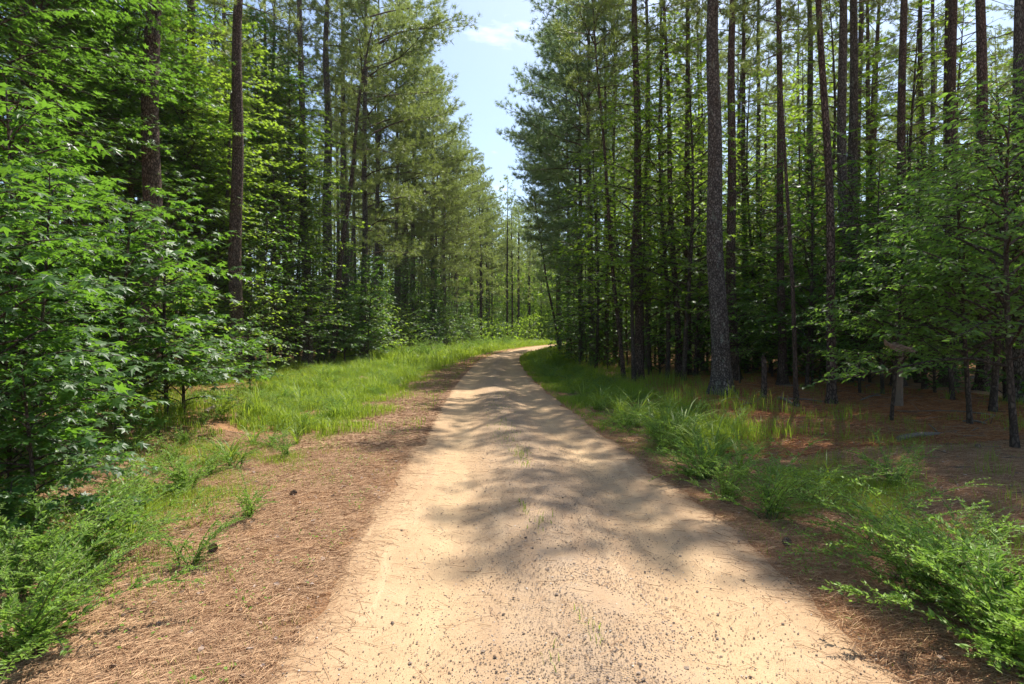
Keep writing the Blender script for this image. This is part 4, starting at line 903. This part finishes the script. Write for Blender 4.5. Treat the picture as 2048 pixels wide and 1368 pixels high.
# ------------------------------------------------------------------ single things on the floor
def log_mesh(seed, L, r0, crook=.05):
    r = np.random.default_rng(seed); g = G(); n = 24; t = np.linspace(0, 1, n); P = np.column_stack([t * L, crook * L * np.sin(t * 3 + r.random() * 3), r0 * .8 + .03 * np.sin(t * 5)])
    tube(g, P, .72 * r0 * (1 - .35 * t), 10, .06, seed); k_ = n // 2; sticks(g, P[[k_, k_ + 5]], P[[k_, k_ + 5]] + [[.1, .25, .12], [.1, -.2, .15]], r0 * .3, r0 * .12, 5); return g.mesh('log', [M['deadwood']], True)
for i, (px0, py0, px1, py1, rr, lab) in enumerate([(1418, 836, 1512, 828, .035, 'pale broken branch lying across the straw before the stout pine'), (1555, 800, 1600, 812, .06, 'short grey log by the crooked sapling'), (1805, 884, 1960, 872, .055, 'mossy grey log on the straw at the right'),
                                                    (1925, 857, 2000, 866, .03, 'thin fallen branch behind the mossy log'), (1445, 806, 1520, 790, .025, 'thin crooked branch beside the broken stub'), (1940, 765, 2030, 762, .07, 'pale fallen trunk deep under the right-hand trees'),
                                                    (555, 770, 640, 752, .02, 'bent dead stick arching over the left verge grass'), (420, 835, 440, 815, .06, 'short pale log in the left shade'), (290, 812, 318, 828, .05, 'broken wood piece at the foot of the thick left trunk'), (535, 862, 575, 873, .02, 'thin stick on the upper left bank')]):
    a = dist(py0); b = dist(py1); p = np.array([wx(px0, a), a]); q = np.array([wx(px1, b), b]); L_ = float(np.linalg.norm(q - p))
    tag(obj('fallen_log' if rr > .045 else 'fallen_branch', log_mesh(600 + i, L_, rr), None, (p[0], p[1], hz(*p)), (0, 0, math.atan2(q[1] - p[1], q[0] - p[0]))), lab, 'log' if rr > .045 else 'branch', 'dead wood on the ground')
for i in range(18):
    y = random.uniform(8, 20); rs = i % 3 != 0; x = float(xR(y)) + random.uniform(2.4, 9) if rs else float(xL(y)) - random.uniform(4.5, 7.5)
    o = obj('fallen_branch', log_mesh(640 + i, random.uniform(.6, 1.8), random.uniform(.012, .03), .12), None, (x, y, hz(x, y)), (0, 0, random.random() * 6)); tag(o, None, 'branch', 'dead branches scattered in the woods'); AUTO.append((o, 'dead branch on the straw', x, y))
# snags
g = G(); zz = np.linspace(0, 1.02, 18); P = np.column_stack([.02 * np.sin(zz * 3), zz * 0, zz]); tube(g, P, .075 - .02 * zz, 12, .06, 5, flare=.3)
sticks(g, P[[-1, -1, -1]], P[[-1, -1, -1]] + [[.02, 0, .12], [-.03, .02, .07], [.01, -.03, .09]], .02, .003, 4); d = dist(797)
tag(obj('broken_stub', g.mesh('broken_stub', [M['bark_red']], True), None, (wx(1527, d), d, hz(wx(1527, d), d) - .02)), 'waist high broken tree stub right of the stout scaly pine', 'tree stub')
g = G(); zz = np.linspace(0, 2.3, 26); P = np.column_stack([.03 * np.sin(zz), zz * 0, zz]); tube(g, P, .085 - .008 * zz, 12, .07, 8, flare=.35); sticks(g, P[[-1, -1]], P[[-1, -1]] + [[.03, 0, .2], [-.04, .02, .1]], .04, .004, 4); d = 12.2
tag(obj('pale_snag', g.mesh('pale_snag', [M['snag']], True), None, (wx(1796, d), d, hz(wx(1796, d), d) - .02)), 'pale barkless dead trunk standing behind the forked sapling', 'dead tree')
# slab of bark held by the forked sapling
xs2 = np.linspace(-1, 1, 15); ts = np.linspace(-1, 1, 7); g = G(); Xg, Tg = np.meshgrid(xs2, ts); wv = .075 * (1 - .8 * np.clip(-Xg, 0, 1) ** 1.3 - .35 * np.clip(Xg, 0, 1)) * (1 + .28 * np.sin(Xg * 7 + 1) + .12 * np.sin(Xg * 19 + Tg * 4))
V1 = np.column_stack([(Xg * .30).ravel(), (Tg * wv).ravel(), (.05 * Xg * Xg - .05 * Xg + .035 * np.sin(Xg * 2.4) - .03 * Tg ** 2 + .01 * np.sin(Xg * 14 + Tg * 3)).ravel()]); i = (np.arange(6)[:, None] * 15 + np.arange(14)[None]).ravel(); q = np.stack([i, i + 1, i + 16, i + 15], 1)
nV = len(V1); g.add(np.concatenate([V1, V1 - [0, 0, .014]]), np.concatenate([q, q[:, ::-1] + nV]), rng.random(nV * 2)); rim = np.concatenate([np.arange(15), np.arange(15) * 0 + 14 + 15 * np.arange(15).clip(0, 6)])
d = 9.3; tag(obj('bark_slab', g.mesh('bark_slab', [M['deadleaf']], True), None, (wx(1796, d), d, CH - 27 / F_PX * d), (R(62), R(14), 0.1)), 'curled pinkish grey slab of bark caught in the forked sapling', 'bark slab')
# pine cones
g = G(); n = 90; i = np.arange(n); t = (i + .5) / n; a = i * 2.39996; rad = .03 * np.sin(np.pi * (.12 + .83 * t)) ** .8; P = np.column_stack([rad * np.cos(a) * .5, rad * np.sin(a) * .5, .01 + .075 * t])
D = np.column_stack([np.cos(a), np.sin(a), .3 + t]); leaves(g, P, D, np.column_stack([-np.cos(a) * .6, -np.sin(a) * .6, np.ones(n)]), .012 + rad * .75, (DIAM[0] * [1, 1.25, 1], DIAM[1]))
zz = np.linspace(.005, .088, 10); tube(g, np.column_stack([zz * 0, zz * 0, zz]), .014 * np.sin(np.pi * (np.linspace(.15, .95, 10))), 8); cone = g.mesh('pine_cone', [M['cone']])
for px, py, rx, rz, lab in [(427, 1099, 80, .4, 'dark open pine cone on the sunlit left straw'), (578, 990, 95, 2.2, 'small pine cone near the left road edge'), (77, 1272, 85, 1.1, 'pine cone beside the lower left feathery mound'), (1576, 1099, 70, 2.9, 'pine cone at the right road edge below the bright feathery bush'), (1775, 1154, 100, .9, 'pine cone under the arching right-hand wands'), (1952, 903, 90, 2, 'pine cone on the shaded straw by the mossy log')]:
    d = dist(py); tag(obj('pine_cone', cone, None, (wx(px, d), d, hz(wx(px, d), d) + .03), (R(rx), 0, rz), .8), lab, 'pine cone', 'pine cones on the ground')

# ------------------------------------------------------------------ labels of the scattered things: told apart by the landmark they stand behind
MARKS = [(48, 'the left border'), (300, 'the thick left trunk'), (480, 'the reddish trunk'), (650, 'the flaking trunk'), (722, 'the leaning left pine'), (822, 'the blazed pine'), (866, 'the vine-clad pine'), (960, 'the last left pine'), (1060, 'the bend'),
         (1180, 'the overhanging pines'), (1277, 'the lichen spotted trunk'), (1357, 'the curved slim pine'), (1443, 'the stout scaly pine'), (1527, 'the broken stub'), (1593, 'the crooked sapling'), (1700, 'the twin trunks'), (1797, 'the pale snag'), (1896, 'the dark right-hand trunk'), (2034, 'the right border trunk')]
ORD = ['first', 'second', 'third', 'fourth', 'fifth', 'sixth', 'seventh', 'eighth', 'ninth', 'tenth', 'eleventh', 'twelfth', 'thirteenth', 'fourteenth', 'fifteenth']
spots = {}
for o in bpy.data.objects:
    if o.parent is None and o.get('category') and not o.get('label'): spots[(round(o.location.x, 3), round(o.location.y, 3))] = o
names = {}
for root, ph, x, y in AUTO:
    o = root or spots.get((round(x, 3), round(y, 3)))
    if o is None: continue
    px = 1024 + F_PX * x / y; m = min(MARKS, key=lambda q: abs(q[0] - px)); dx = px - m[0]
    sd_ = 'in line with' if abs(dx) < 14 else ('left of' if dx < 0 else 'right of')
    dep = 'near' if y < 14 else ('midway' if y < 24 else ('farther back' if y < 36 else ('far back' if y < 48 else 'deepest')))
    names.setdefault('%s %s %s, %s' % (ph, sd_, m[1], dep), []).append((px, o))
for nme, lst in names.items():
    lst.sort(key=lambda q: q[0])
    for i, (px, o) in enumerate(lst): o['label'] = nme if len(lst) == 1 else '%s %s' % (ORD[min(i, 14)], nme)

# ------------------------------------------------------------------ summer haze
import bmesh
hb = bpy.data.meshes.new('haze'); bm = bmesh.new(); bmesh.ops.create_cube(bm, size=1); bm.to_mesh(hb); bm.free()
k = NT('haze_air'); pv = k.n('VolumePrincipled'); pv.inputs['Density'].default_value = .00022; pv.inputs['Color'].default_value = (.92, .96, 1, 1); pv.inputs['Anisotropy'].default_value = .2
o_ = k.n('OutputMaterial'); k.l(pv.outputs[0], o_.inputs['Volume']); hb.materials.append(k.m)
tag(obj('haze', hb, None, (20, 350, 18), (0, 0, 0), (1100, 1200, 41)), 'thin pale summer haze in the air between the trees', 'haze', kind='stuff')
